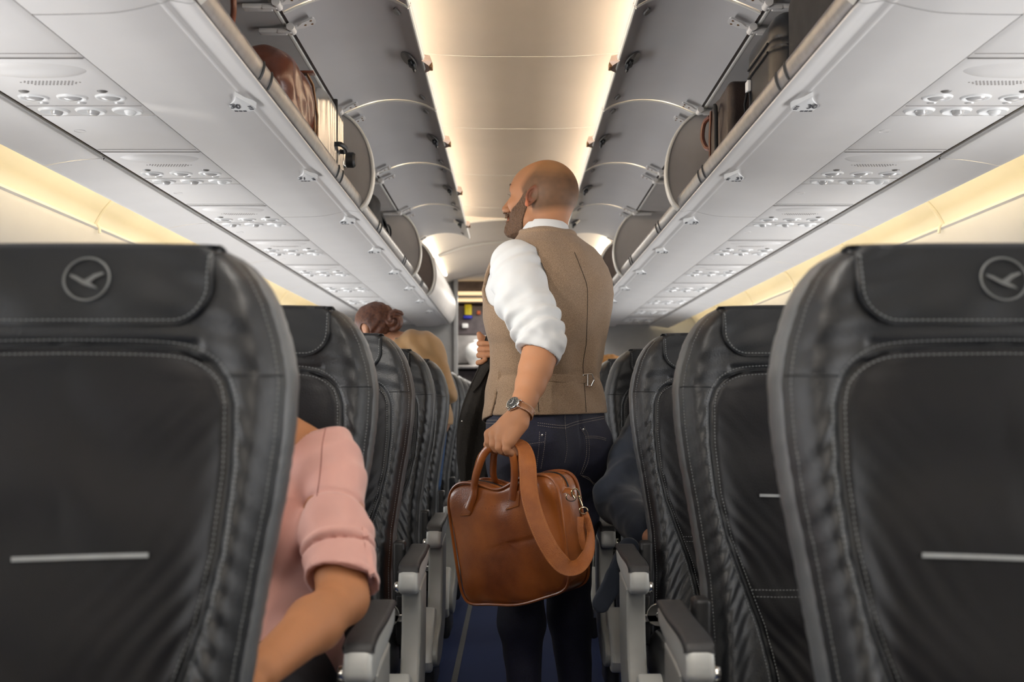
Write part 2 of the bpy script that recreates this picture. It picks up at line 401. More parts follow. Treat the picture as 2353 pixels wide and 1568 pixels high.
# side walls with their light coves
cove = [(1.20, 1.715), (1.20, 1.79), (1.26, 1.83), (1.36, 1.845), (1.47, 1.82), (1.54, 1.765), (1.583, 1.70), (1.60, 1.655)]
wall = [(1.572, 1.680), (1.580, 1.692), (1.592, 1.690), (1.597, 1.676), (1.602, 1.655), (1.625, 1.58), (1.68, 1.44), (1.745, 1.22), (1.765, 1.0), (1.75, 0.75), (1.69, 0.42), (1.62, 0.2), (1.60, 0.0)]
for s, nm in ((-1, 'left'), (1, 'right')):
    struct(MB().sheet(spline(wall, 60), Y0, YE, -0.015, s).build('wall_'+nm, 'cabin'))
    struct(MB().sheet(spline(cove, 40), Y0, YE, 0.01, s).build('trim_3' if s < 0 else 'trim_4', 'cove'))
    mb = MB()
    for j in range(-3, 6):
        y = 2.95+1.05*j
        mb.tube([(s*x, y, z-0.004) for x, z in spline(cove[1:], 24)], 0.010, 8)
        if True: mb.tube([(s*x, y, z) for x, z in spline([(1.568, 1.66), (1.571, 1.684), (1.582, 1.697), (1.597, 1.69)], 8)], 0.006, 8)
    struct(mb.build('trim_5' if s < 0 else 'trim_6', 'cove'))
    for j in range(11):
        y = -2.1+j*1.03
        o = MB().cyl((s*1.245, y+0.03, 1.745), (s*1.245, y+0.98, 1.745), 0.012, n=12).build('fluorescent_tube', 'tube')
        tag(o, 'warm fluorescent tube hidden in the %s side wall cove above the lockers edge' % nm, 'lamp', nm+' side cove tubes')
# rear bulkheads and the galley behind
for s, nm in ((-1, 'trim_7'), (1, 'trim_8')):
    mb = MB().box((s*1.20, YE+0.03, 1.05), (1.36, 0.05, 2.10)).box((s*0.52, YE+0.01, 1.06), (0.035, 0.10, 2.13), 0.008)
    struct(mb.build(nm, 'wall'))
struct(MB().box((0, YE+0.05, 2.20), (1.2, 0.08, 0.12)).build('trim_9', 'ceil'))
struct(MB().box((0, 11.02, 1.1), (2.6, 0.05, 2.3)).build('wall_back', 'wall'))
struct(MB().box((-1.0, 10.2, 1.1), (0.04, 1.7, 2.3)).box((1.0, 10.2, 1.1), (0.04, 1.7, 2.3)).build('wall_galley', 'wall'))
struct(MB().box((0, 10.2, 2.25), (2.4, 1.8, 0.04)).build('ceiling.003', 'ceil'))
M['galley_dark'] = mat('galley_dark_panel', (0.11, 0.09, 0.095), 0.5, noise=0.2, nscale=20)
M['galley_mid'] = mat('galley_metal', (0.42, 0.40, 0.39), 0.35, 0.5, noise=0.15, nscale=12)
M['yellow'] = mat('yellow_box', (0.75, 0.62, 0.02), 0.5, noise=0.1)
M['blue'] = mat('blue_box', (0.02, 0.03, 0.42), 0.5, noise=0.1)
M['orange'] = mat('orange_box', (0.6, 0.12, 0.03), 0.5, noise=0.1)
M['red'] = mat('red_strip', (0.6, 0.04, 0.03), 0.5, noise=0.1)
M['amber_lamp'] = mat('amber_lamp', (1, .8, .5), 0.5, emit=(1.0, 0.74, 0.42), estr=0.9)
g = empty('galley_unit', 'grey galley unit with dark compartments seen through the rear doorway', 'galley', (0, 10.6, 0))
MB().box((0, 0.10, 2.12), (1.5, 0.4, 0.22), .01).build('upper_housing', 'galley_dark', g)
MB().box((0, -0.14, 2.105), (1.45, 0.08, 0.030), .005).build('light_strip', 'amber_lamp', g)['label'] = 'glowing amber light strip'
MB().box((0, -0.14, 2.040), (1.45, 0.08, 0.022), .005).build('light_strip', 'amber_lamp', g)
MB().box((0, -0.15, 2.072), (1.45, 0.10, 0.022), .005).build('shelf', 'galley_mid', g)
MB().box((0, 0.10, 1.85), (1.5, 0.35, 0.29), .01).build('display_panel', 'galley_dark', g)
MB().box((0, 0.08, 1.56), (1.5, 0.36, 0.28), .01).build('oven_front', 'galley_mid', g)
MB().box((0, 0.08, 1.20), (1.5, 0.46, 0.30), .01).build('drawer_front', 'galley_dark', g)
MB().box((0, -0.08, 1.380), (1.5, 0.68, 0.03), .008).build('worktop', 'galley_mid', g)
for i in range(3): 
    t = MB().box((-0.5+0.5*i, 0.0, 0.53), (0.42, 0.55, 0.98), .015).build('trolley_door', 'galley_mid', g)
    MB().box((-0.5+0.5*i, -0.285, 0.86), (0.2, 0.02, 0.03), .006).build('handle', 'black', t)
MB().box((0.02, -0.115, 1.695), (0.22, 0.02, 0.02), .003).build('trim_strip', 'red', g)['label'] = 'red strip'
for nm, lab, m, px, py, sx, sz in (('pouch', 'yellow pouch on the dark galley panel behind the doorway', 'yellow', 1076, 713, 0.068, 0.10),
        ('box', 'blue box under the yellow pouch on the galley panel', 'blue', 1075, 729, 0.085, 0.030),
        ('box', 'orange box on the dark galley panel right of the yellow pouch', 'orange', 1100, 719, 0.035, 0.035),
        ('label_card', 'white card low on the dark galley panel', 'white', 1069, 749, 0.06, 0.045)):
    p = P(px, py, 10.49)
    tag(MB().box(p, (sx, 0.06, sz), .008).build(nm, m), lab, 'box' if nm != 'label_card' else 'card')
p = P(1094, 812, 10.32); kt = empty('container', 'round white container standing in the galley behind the gripping hand', 'container', (p.x, p.y, 1.396))
MB().lathe([(0.0, 0), (0.06, 0.0), (0.075, 0.03), (0.10, 0.07), (0.115, 0.12), (0.105, 0.17), (0.07, 0.21), (0.02, 0.225), (0, .225)]).build('body', 'white', kt)
MB().lathe([(0, .222), (0.025, 0.222), (0.03, 0.235), (0.012, 0.25), (0, .25)]).build('lid', 'white', kt)

# ------------------------------------------------------------------ overhead lockers
def psec(pts, n=30): return spline(pts, n)
BOT = [(0.855, 1.700), (0.80, 1.7005), (0.722, 1.703), (0.68, 1.709), (0.650, 1.716), (0.638, 1.7195), (0.632, 1.7195), (0.627, 1.7215), (0.618, 1.7245), (0.600, 1.722), (0.585, 1.7195), (0.5755, 1.7205)]
RAIL = [(0.577, 1.7200), (0.5735, 1.7225), (0.5690, 1.7300), (0.5645, 1.7420), (0.5625, 1.7530), (0.5640, 1.7610), (0.5690, 1.7640), (0.5760, 1.7625), (0.585, 1.752), (0.588, 1.735), (0.584, 1.722)]
DIV = [(0.573, 1.722), (0.553, 1.742), (0.538, 1.775), (0.528, 1.82), (0.527, 1.87), (0.537, 1.93), (0.558, 1.985), (0.590, 2.03), (0.625, 2.058), (0.650, 2.068)]
DOOR = [(0.637, 2.066), (0.600, 2.083), (0.55, 2.102), (0.50, 2.114), (0.44, 2.1175), (0.39, 2.113), (0.345, 2.102), (0.318, 2.089), (0.303, 2.080)]
def row_marker(s, y, num):
    e = empty('row_number_plate', '', 'sign', (s*0.640, y, 1.7085))
    pr = []
    # teardrop plate: flat face on the locker bottom, folded over the ridge
    for i in range(40):
        a = 2*PI*i/40; r = 1.0
        u = math.cos(a); v = math.sin(a)
        pr.append((0.030*(0.55+0.45*v)*u+0.0, 0.062*v if v > 0 else 0.052*v))
    # outline in (lateral, y): narrow towards the near end
    out = [(0.000, -0.085), (0.006, -0.060), (0.016, -0.035), (0.034, -0.008), (0.046, 0.014), (0.047, 0.030), (0.038, 0.043), (0.020, 0.050), (0.0, 0.052)]
    out2 = [(0.0, 0.052), (-0.016, 0.046), (-0.024, 0.030), (-0.022, 0.008), (-0.014, -0.025), (-0.006, -0.060), (0.0, -0.085)]
    poly = [(l*0.88, yy*0.92) for l, yy in spline(out, 26)+spline(out2, 18)[1:-1]]
    def zz(l): return -0.0045 if l >= 0 else 0.0015*(abs(l)/0.024)-0.0045
    vs = [(s*l, yy, zz(l)) for l, yy in poly]; n = len(vs)
    vt = [(s*(l*1.08), yy*1.03, 0.010+(0.0 if l > 0 else 0.006)) for l, yy in poly]
    MB().add(vs+vt+[(0, 0.0, -0.0065)], [(i, (i+1) % n, (i+1) % n+n, i+n) for i in range(n)]+[(i, (i+1) % n, 2*n) for i in range(n)]).build('plate', 'white', e)
    # printed row number, read from below
    cu = bpy.data.curves.new('number', 'FONT'); cu.body = str(num); cu.size = 0.026; cu.extrude = 0.0004; cu.align_x = 'CENTER'; cu.align_y = 'CENTER'
    t0 = bpy.data.objects.new('number_text', cu); C.objects.link(t0); t0.rotation_euler = (0, 0, 0)
    bpy.context.view_layer.update(); me = bpy.data.meshes.new_from_object(t0.evaluated_get(bpy.context.evaluated_depsgraph_get()))
    bpy.data.objects.remove(t0); t = bpy.data.objects.new('number', me); C.objects.link(t); t.parent = e; me.materials.clear(); me.materials.append(M['ink'])
    t.location = (s*0.020, 0.000, -0.0069); t.rotation_euler = (PI, 0, math.radians(-8*s)); t.scale = (0.95, 1.9, 1)
    mb = MB()
    for k in range(3): mb.box((s*(0.008+0.010*k), 0.042, -0.0050), (0.0075, 0.007, 0.0012))
    mb.build('seat_letters', 'ink', e)
    mb = MB()
    for k in range(3): mb.box((s*-0.011, 0.004+0.012*k, -0.0047), (0.009, 0.006, 0.0012))
    mb.build('arrow_mark', 'ink', e)
    sd = 'left' if s < 0 else 'right'
    e['label'] = 'white teardrop row plate reading %d, %s one under the %s lockers' % (num, ORD[num-29], sd); e['group'] = 'row plates under the %s lockers' % sd
    return e
def hinge_mb(s, y):
    """door hinge bracket: arm on the door, knuckle, tongue inside the locker; y = centre"""
    def q(l, dz): return (s*l, y, dz)
    mb = MB()
    # plate on the door's inner face
    pl = [(0.0, -0.009), (0.016, -0.008), (0.030, -0.019), (0.062, -0.021), (0.066, -0.012), (0.066, 0.012), (0.062, 0.021), (0.030, 0.019), (0.016, 0.008), (0.0, 0.009)]
    n = len(pl); K = lambda l, dy, off: (s*(0.630-l*0.93-off*0.37), y+dy, 2.0535+l*0.40-off)
    mb.add([K(l, dy, 0.0) for l, dy in pl]+[K(l, dy, 0.005) for l, dy in pl], [(a, (a+1) % n, (a+1) % n+n, a+n) for a in range(n)]+[tuple(range(n)), tuple(range(2*n-1, n-1, -1))])
    mb.cyl((s*0.632, y-0.020, 2.052), (s*0.632, y+0.020, 2.052), 0.011, n=12)
    mb.box((s*0.652, y, 2.046), (0.04, 0.012, 0.012), .003)
    mb.box((s*0.685, y+0.01, 2.048), (0.075, 0.030, 0.012), .003)
    return mb
def latch(s, y, door):
    z = 2.0905
    R = Matrix.Rotation(-s*0.50, 3, 'Y')
    l = MB().lathe([(0, 0.000), (0.062, 0.0), (0.066, 0.003), (0.06, 0.006), (0, 0.006)], n=32, sx=0.42, sy=1).xf(Matrix.Translation((s*0.352, y, 2.0975)) @ R.to_4x4()).build('latch_recess', 'smoke', door)
    MB().box((s*0.340, y+0.005, 2.085), (0.022, 0.040, 0.014), .004, R).box((s*0.335, y+0.030, 2.078), (0.008, 0.026, 0.012), .002, R).cyl((s*0.345, y-0.035, 2.085), (s*0.335, y+0.03, 2.080), 0.005, n=8).build('latch_hook', 'black', l)
    b = MB()
    prof = [(0.304, 2.083), (0.286, 2.073), (0.276, 2.087), (0.282, 2.104), (0.302, 2.108)]
    n = len(prof); yy = [(-0.062, 0.0), (-0.026, 1.0), (0.026, 1.0), (0.058, 0.0)]
    vs = []
    for dy, f in yy: vs += [(s*(0.304+(x-0.304)*f), y+dy, z_ if f else 2.08+(z_-2.08)*0.6) for x, z_ in prof]
    fs = [(i*n+j, i*n+j+1, (i+1)*n+j+1, (i+1)*n+j) for i in range(3) for j in range(n-1)]
    b.add(vs, fs); b.build('latch_handle', 'clip', l, False)
    MB().box((s*0.2805, y, 2.079), (0.010, 0.036, 0.018), .002).build('handle_recess', 'brown_in', l)
def clip_mb(s, y):
    vs = spline([(0.0, -0.032), (0.010, -0.012), (0.013, 0.008), (0.007, 0.022), (0, 0.026), (-0.007, 0.022), (-0.012, 0.006), (-0.009, -0.014), (0.0, -0.032)], 20)
    R = Matrix.Rotation(-s*0.48, 3, 'Y').to_4x4(); n = len(vs)
    m = MB().add([(x, yy, 0.004) for x, yy in vs]+[(x*0.8, yy*0.8, -0.002) for x, yy in vs], [(i, (i+1) % n, (i+1) % n+n, i+n) for i in range(n)]+[tuple(range(n, 2*n))])
    return m.xf(Matrix.Translation((s*0.345, y, 2.099)) @ R)
def locker(s, y0, y1, doors, side, which, far_panel='bin_inside'):
    e = empty('overhead_locker', 'open grey %s locker, %s' % (side, which), 'locker', (0, 0, 0), 0, 'overhead lockers along the %s side' % side)
    g_ = 0.003
    # housing: bottom skin + floor + back + roof in one shell
    bot = psec(BOT, 60)
    body = MB().sheet(bot, y0+g_, y1-g_, 0.006, s)
    body.sheet([(0.584, 1.742), (0.9, 1.744), (1.15, 1.76)], y0+g_, y1-g_, 0.006, s)
    o = body.build('housing', 'cabin', e)
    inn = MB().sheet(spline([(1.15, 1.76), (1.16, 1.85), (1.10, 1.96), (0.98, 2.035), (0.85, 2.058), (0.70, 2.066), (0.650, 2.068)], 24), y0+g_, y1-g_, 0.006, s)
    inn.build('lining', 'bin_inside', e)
    MB().box((s*0.722, (y0+y1)/2, 1.7020), (0.0020, y1-y0-0.02, 0.0016)).build('seam', 'line', e)
    # rail
    MB().extrude_y(psec(RAIL, 40), y0+g_, y1-g_, True, s).build('rail', 'alu', e)
    k = 2.35
    while k < y1:
        if k > y0:
            for dy in (-0.038, 0.038):
                MB().tube([(s*(x-0.0012), k+dy, z) for x, z in RAIL[1:6]], 0.0035, 6).build('rail_slot', 'black', e)
        k += 1.0
    # end panels
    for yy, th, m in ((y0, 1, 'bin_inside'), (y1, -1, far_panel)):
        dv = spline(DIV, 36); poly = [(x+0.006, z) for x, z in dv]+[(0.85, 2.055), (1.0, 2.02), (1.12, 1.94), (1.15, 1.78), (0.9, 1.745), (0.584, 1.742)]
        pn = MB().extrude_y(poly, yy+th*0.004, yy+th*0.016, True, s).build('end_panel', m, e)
        ed = MB(); ed.strap([(s*x, yy+th*0.010, z) for x, z in dv], [(-s*1, 0, 0.01)]*len(dv), 0.026, 0.009)
        ed.build('edge_strip', 'cream', pn)
    # roof trim rail with the dark slot at the hinge line
    MB().box((s*0.652, (y0+y1)/2, 2.064), (0.010, y1-y0-0.05, 0.006), .002).build('hinge_rail', 'cream', e)
    MB().box((s*0.641, (y0+y1)/2, 2.0665), (0.008, y1-y0-0.05, 0.004)).build('hinge_slot', 'gap', e)
    # mirror lens in the roof
    for (d0, d1) in doors:
        dr = MB().sheet(psec(DOOR, 40), d0+0.004, d1-0.004, -0.014, s).build('door', 'cabin_door', e)
        st = MB()
        for yy in (d0+0.006,): st.tube([(s*x, yy, z-0.0015) for x, z in psec(DOOR, 30)], 0.0042, 6)
        st.build('door_gasket', 'cream', dr)
        MB().tube([(s*0.303, d0+0.004, 2.084), (s*0.303, d1-0.004, 2.084)], 0.0055, 8).build('door_lip', 'cream', dr)
        latch(s, (d0+d1)/2, dr)
        for yy in (d0+0.09, d1-0.09):
            clip_mb(s, yy).build('striker_clip', 'smoke', dr)
            hinge_mb(s, yy).build('hinge', 'cabin', dr)
            sc_ = MB()
            for dl, dy in ((0.054, -.012), (0.054, .012), (0.036, 0.0)): sc_.lathe([(0, -0.0012), (0.0036, -0.0012), (0.0036, 0.003), (0, 0.003)], (s*(0.630-dl*0.93-0.002), yy+dy, 2.0535+dl*0.40-0.0052), n=10)
            sc_.build('screw', 'brown_in', dr)
    return e
def mirror(s, y, side, lab):
    e = empty('convex_mirror', lab, 'mirror', (s*0.72, y, 2.052))
    MB().lathe([(0.0, -0.020), (0.02, -0.018), (0.045, -0.010), (0.055, -0.002)], n=32, sy=1).build('lens', 'lens', e)
    MB().lathe([(0.053, -0.004), (0.060, -0.003), (0.060, 0.002), (0.0, 0.002)], n=32).build('rim', 'steel', e)
    MB().box((-s*0.068, 0, -0.002), (0.02, 0.012, 0.006), .002).build('tab', 'steel', e)
    return e
SEAMS = [-0.15, 1.85, 3.85, 5.85, 6.85]
whichs = ['nearest one, over the camera', 'second one, holding the nearest bags', 'third one, past the first curved divider', 'short fourth one before the closed lockers']
for s, side in ((-1, 'left'), (1, 'right')):
    for i in range(4):
        a, b = SEAMS[i], SEAMS[i+1]; doors = [(a+j, min(a+j+1, b)) for j in range(2) if a+j < b-0.1]
        locker(s, a, b, doors, side, whichs[i], 'shaded_lining' if i == 3 else 'bin_inside')
    for y in (1.45, 2.45 if s < 0 else 2.60, 4.45, 6.2):
        mirror(s, y, side, 'round convex mirror under the roof of the %s locker %s' % (side, {1.45: 'over the camera', 2.45: 'above the brown leather bag', 2.60: 'behind the dark hard-shell case', 4.45: 'past the curved divider', 6.2: 'nearest the rear'}[y]))
    # closed lockers at the rear
    e = empty('overhead_locker', 'closed white %s overhead locker at the rear of the cabin' % side, 'locker', (0, 0, 0), 0, 'overhead lockers along the %s side' % side)
    MB().sheet(psec(BOT, 60), 6.853, 9.24, 0.006, s).build('housing', 'cabin', e)
    MB().extrude_y(psec(RAIL, 40), 6.853, 9.24, True, s).build('rail', 'alu', e)
    for j in range(2):
        d = MB().sheet([(x-0.004, z) for x, z in spline(DIV, 40)]+[(0.70, 2.075)], 6.87+1.18*j, 6.87+1.18*j+1.17, 0.01, s).build('door', 'cabin', e)
        MB().box((s*0.528, 6.87+1.18*j+0.58, 1.80), (0.012, 0.05, 0.02), .004).build('latch', 'smoke', d)
    for r in range(9): row_marker(s, 2.45+0.78*(r-1), 29+r)
# ------------------------------------------------------------------ passenger service units
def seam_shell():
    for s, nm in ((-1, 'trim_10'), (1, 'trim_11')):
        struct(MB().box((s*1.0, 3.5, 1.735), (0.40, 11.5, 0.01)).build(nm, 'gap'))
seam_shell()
def psu(s, y):
    side = 'left' if s < 0 else 'right'
    e = empty('passenger_service_unit', '', 'service unit', (s*1.0, y, 1.70))
    MB().box((0, 0.21, 0.006), (0.272, 0.414, 0.012), 0.002).build('panel', 'cabin', e, True, 25)
    for y_ in (0.335, 0.003): MB().box((0, y_, -0.0003), (0.262, 0.0015, 0.001)).build('panel_seam', 'line', e)
    # domed indicator cover
    MB().lathe([(0.0, -0.011), (0.03, -0.0105), (0.07, -0.008), (0.10, -0.0035), (0.113, 0.002)], (0, 0.075, 0), n=40, sy=0.42).build('sign_cover', 'cabin', e)
    mb = MB()
    for r in range(4):
        nx = 17-abs(r-1)*3
        for i in range(nx):
            x = (i-(nx-1)/2)*0.0078; mb.lathe([(0, -0.0006), (0.0023, -0.0006), (0.0023, 0.001)], (x, 0.150+r*0.008, 0), n=6)
    mb.build('speaker_grille', 'line', e)
    for x in (-0.085, 0.085):
        MB().lathe([(0, -0.003), (0.008, -0.0028), (0.011, -0.0008), (0.013, 0.001)], (x, 0.222, 0), n=16, sy=0.8).build('indicator_light', 'smoke', e)
    for x in (-0.085, 0.0, 0.085):
        rl = MB().lathe([(0.020, -0.0005), (0.026, -0.004), (0.031, -0.0035), (0.034, 0.001)], (x, 0.268, 0), n=32, sy=0.82).build('reading_light', 'white', e)
        MB().lathe([(0.0, -0.0075), (0.010, -0.0070), (0.019, -0.0045), (0.0225, -0.001)], (x, 0.268, 0), n=28, sy=0.82).build('lens', 'lens', rl)
        MB().lathe([(0, -0.0022), (0.009, -0.002), (0.012, 0.0)], (x+0.004, 0.312, 0), n=16, sy=0.5).build('call_button', 'lens', e)
        an = MB().lathe([(0.0, 0.0), (0.012, -0.0005), (0.024, -0.0035), (0.031, -0.0045), (0.035, -0.0015), (0.036, 0.001)], (x, 0.375, 0), n=32, sy=0.85).build('air_nozzle', 'white', e)
        MB().lathe([(0.0, -0.010), (0.008, -0.010), (0.012, -0.007), (0.014, -0.001)], (x+0.005, 0.378, 0), n=18).build('nozzle_knob', 'lens' if x < 0.05 else 'white', an)
    e['label'] = ''
    return e
base = psu(-1, 2.10)
for s, side in ((-1, 'left'), (1, 'right')):
    for k in range(-1, 9):
        y = 2.10+0.78*k
        o = base if (s < 0 and k == 0) else copy_tree(base)
        o.location = (s*1.0, y, 1.70); o['group'] = 'service units along the '+side
        row = 30+k
        o['label'] = 'panel of three reading lights and three air nozzles, %s on the %s' % (ORD[k+1], side)
        fl = MB().box((s*1.0, y+0.60, 1.706), (0.272, 0.352, 0.012), 0.002)
        fl.tube([(s*1.0-0.10+0.014*math.cos(a), y+0.56+0.014*math.sin(a), 1.6998) for a in np.linspace(0.5, 6.2, 20)], 0.0007, 5)
        fo = fl.build('ceiling_filler', 'cabin', None, True, 25)
        ex = MB().box((s*1.0, y+0.752, 1.6996), (0.262, 0.0015, 0.001)).build('panel_seam', 'line', fo)
        tag(fo, 'plain ceiling filler between reading light panels, %s on the %s' % (ORD[k+1], side), 'panel', 'filler panels along the '+side+' side')
    # sloping outer panels between the service units and the side cove
    for j in range(-3, 6):
        y = 2.95+1.05*j
        pr = spline([(1.150, 1.7005), (1.156, 1.6985), (1.22, 1.694), (1.28, 1.685), (1.312, 1.6785), (1.322, 1.680), (1.325, 1.688)], 24)
        o = MB().sheet(pr, y+0.003, min(y+1.047, YE), 0.008, s).build('outer_panel', 'cabin')
        tag(o, '%s outer ceiling panel beside the side cove, number %s from the front' % (side, ['one', 'two', 'three', 'four', 'five', 'six', 'seven', 'eight', 'nine'][j+3]), 'panel', 'outer panels along the '+side+' side')
# ------------------------------------------------------------------ seats (facing the camera)
ZT = 1.206; RK = 0.17
WZ = [(0.40, 0.205), (0.50, 0.200), (0.60, 0.196), (0.70, 0.200), (0.78, 0.211), (0.845, 0.220), (0.91, 0.231), (0.98, 0.239), (1.04, 0.2415), (1.06, 0.240), (1.095, 0.2335), (1.136, 0.221), (1.166, 0.205), (1.186, 0.187), (1.198, 0.170), (1.204, 0.155)]
def hw(z): return float(np.interp(z, [a for a, b in WZ], [b for a, b in WZ]))
IZ = [(0.44, 0.076), (0.55, 0.092), (0.62, 0.108), (0.70, 0.136), (0.78, 0.166), (0.86, 0.183), (0.95, 0.190), (1.02, 0.188), (1.05, 0.176), (1.068, 0.158), (1.080, 0.130), (1.084, 0.09), (1.086, 0.0)]
def iw(z): return float(np.interp(z, [a for a, b in IZ], [b for a, b in IZ]))
def ybase(z):
    b = -(1.2-z)*RK
    b += 0.016*math.sin((z-0.45)/0.75*PI)          # gentle lumbar curve (positive = away)
    b += -0.012*math.exp(-((z-1.14)/0.06)**2)
    return b
def yfront(x, z):
    """front surface depth of the cover (negative = towards the sitter)"""
    w_ = hw(z); u = abs(x)/w_; i = iw(z) if z < 1.086 else 0
    y = 0.0
    bol = math.exp(-((u-0.86)/0.14)**2); lo = np.interp(z, [0.45, 0.7, 1.0, 1.12, 1.2], [1.0, 1.0, 0.55, 0.25, 0.1])
    y -= 0.036*bol*lo
    if u > 0.89: y += 0.040*((u-0.89)/0.11)**2.2
    if i > 0.02:
        d = abs(x)-i
        y += 0.0050*math.exp(-(d/0.0055)**2)*(1 if z < 1.082 else 0.5)
        if d < 0: y += -0.007*(1-math.exp(-(d/0.03)**2))
    if 1.03 < z < 1.10: y += 0.004*math.exp(-((z-1.088)/0.006)**2)*(1 if abs(x) < 0.15 else 0)
    return y
def wrinkle(x, z, sd):
    w_ = hw(z); u = abs(x)/w_; i = iw(z) if z < 1.086 else 0; sgn = 1 if x > 0 else -1
    v = 0.0
    if z < 1.05 and abs(x) > i:
        t = (abs(x)-i)/max(w_-i, .01); env = math.sin(PI*min(max(t, 0), 1))**0.55*np.interp(z, [0.5, 0.62, 0.9, 1.0, 1.05], [0.7, 1, 1, 0.8, 0])
        ph = (z*1.0+abs(x)*1.5)*168+0.5*math.sin(z*13+sd)
        am = 0.5+0.5*math.sin(z*17+sd*1.7+sgn)
        v += 0.0034*env*(math.sin(ph)*0.8+0.25*math.sin(ph*0.5+1))*(0.35+0.65*am)
    if z < 1.08 and abs(x) < i:
        t = (i-abs(x))
        env = math.exp(-t/0.045)*(1-math.exp(-t/0.006))
        ph = (z-abs(x)*1.35)*150+1.6*math.sin(z*31+sd)
        v += 0.0030*env*math.sin(ph)*np.interp(z, [0.5, 0.6, 0.85, 1.0, 1.08], [1, 1, 0.8, 0.3, 0.1])*(0.4+0.6*math.sin(z*13+sd*3)**2)
        v += 0.0028*math.sin((z+0.55*abs(x))*38+sd+1.2*math.sin(x*21+sd))*math.exp(-((z-0.95)/0.11)**2)*(1-math.exp(-t/0.03))
        v += 0.003*math.sin((z-0.8*abs(x))*38+sd+1.5*math.sin(x*14+z*9))*math.exp(-((z-0.64)/0.10)**2)*(1-math.exp(-t/0.03))
    if z > 1.05: 
        v += 0.0012*math.sin(z*150+x*30*sgn+sd)*np.interp(u, [0.3, 0.6, 0.9, 1], [0.2, 1, 1, 0])
    return v
def surf(x, z, sd=0.0, wr=True):
    return ybase(z)+yfront(x, z)+(wrinkle(x, z, sd) if wr else 0)
def cover_mesh(sd):
    zs = list(np.linspace(0.44, 1.05, 150))+list(np.linspace(1.054, 1.196, 46))+[1.199, 1.2015, 1.2035, 1.205]
    fr = [-1, -0.995, -0.985, -0.97, -0.95, -0.92]+list(np.linspace(-0.89, 0.89, 104))+[0.92, 0.95, 0.97, 0.985, 0.995, 1]
    pts = []
    for k, z in enumerate(zs):
        top = max(0.0, (z-1.180)/0.025)
        for f in fr:
            x = f*hw(z); y = surf(x, z, sd)+top**2*0.014
            pts.append((x, y, z))
    nf = len(fr)
    # roll the top over to the back
    zt = zs[-1]
    for dz, dy in ((0.0015, 0.022), (0.001, 0.035), (-0.002, 0.052), (-0.010, 0.066)):
        for f in fr: pts.append((f*hw(zt)*(1.0 if dy < .05 else 1.0), surf(f*hw(zt)*0.9, zt, sd)+dy, zt+dz))
    return MB().grid(pts, len(zs)+4, nf)
def gusset_mesh(s):
    """side panel of the backrest between cover seam and shell"""
    pts = []; zs = np.linspace(0.44, 1.205, 90)
    for z in zs:
        w_ = hw(z); y0 = surf(s*w_*0.985, z, 0, False)
        for q, (dx, dy) in enumerate(((-0.004, 0.004), (0.0, 0.010), (0.0035, 0.022), (0.0045, 0.042), (0.003, 0.064), (-0.004, 0.078), (-0.016, 0.086))):
            wr = 0.0005*math.sin(z*210+3*math.sin(z*40)+q*0.8)*(1 if 0 < q < 5 else 0)
            pts.append((s*(w_+dx+wr), y0+dy, z))
    return MB().grid(pts, len(zs), 7)
def stitch(path, spacing=0.0062, ln=0.0036, r=0.0009):
    """dashes along a dense polyline of points"""
    mb = MB(); acc = 0.0; nxt = 0.0
    for a, b in zip(path[:-1], path[1:]):
        a = Vector(a); b = Vector(b); L = (b-a).length
        while nxt < acc+L:
            p = a.lerp(b, (nxt-acc)/L); d = (b-a).normalized()*ln/2
            mb.tube([p-d, p+d], r, 4); nxt += spacing
        acc += L
    return mb
def seam_path(off, sd, lift=0.002):
    pts = []
    zz = list(np.linspace(0.46, 1.02, 60))
    for z in zz: pts.append((iw(z)+off, z))
    arc = spline([(iw(1.02)+off, 1.02), (0.180+off, 1.045), (0.162+off*0.8, 1.066+off*0.6), (0.134+off*.4, 1.080+off*.9), (0.09, 1.0845+off), (0.0, 1.086+off)], 40)
    pts += arc[1:]
    left = [(-x, z) for x, z in reversed(pts[:-1])]
    return [(x, surf(x, z, sd)-lift, z) for x, z in pts+left]
def rounded(poly, y):
    return [(x, y, z) for x, z in poly]
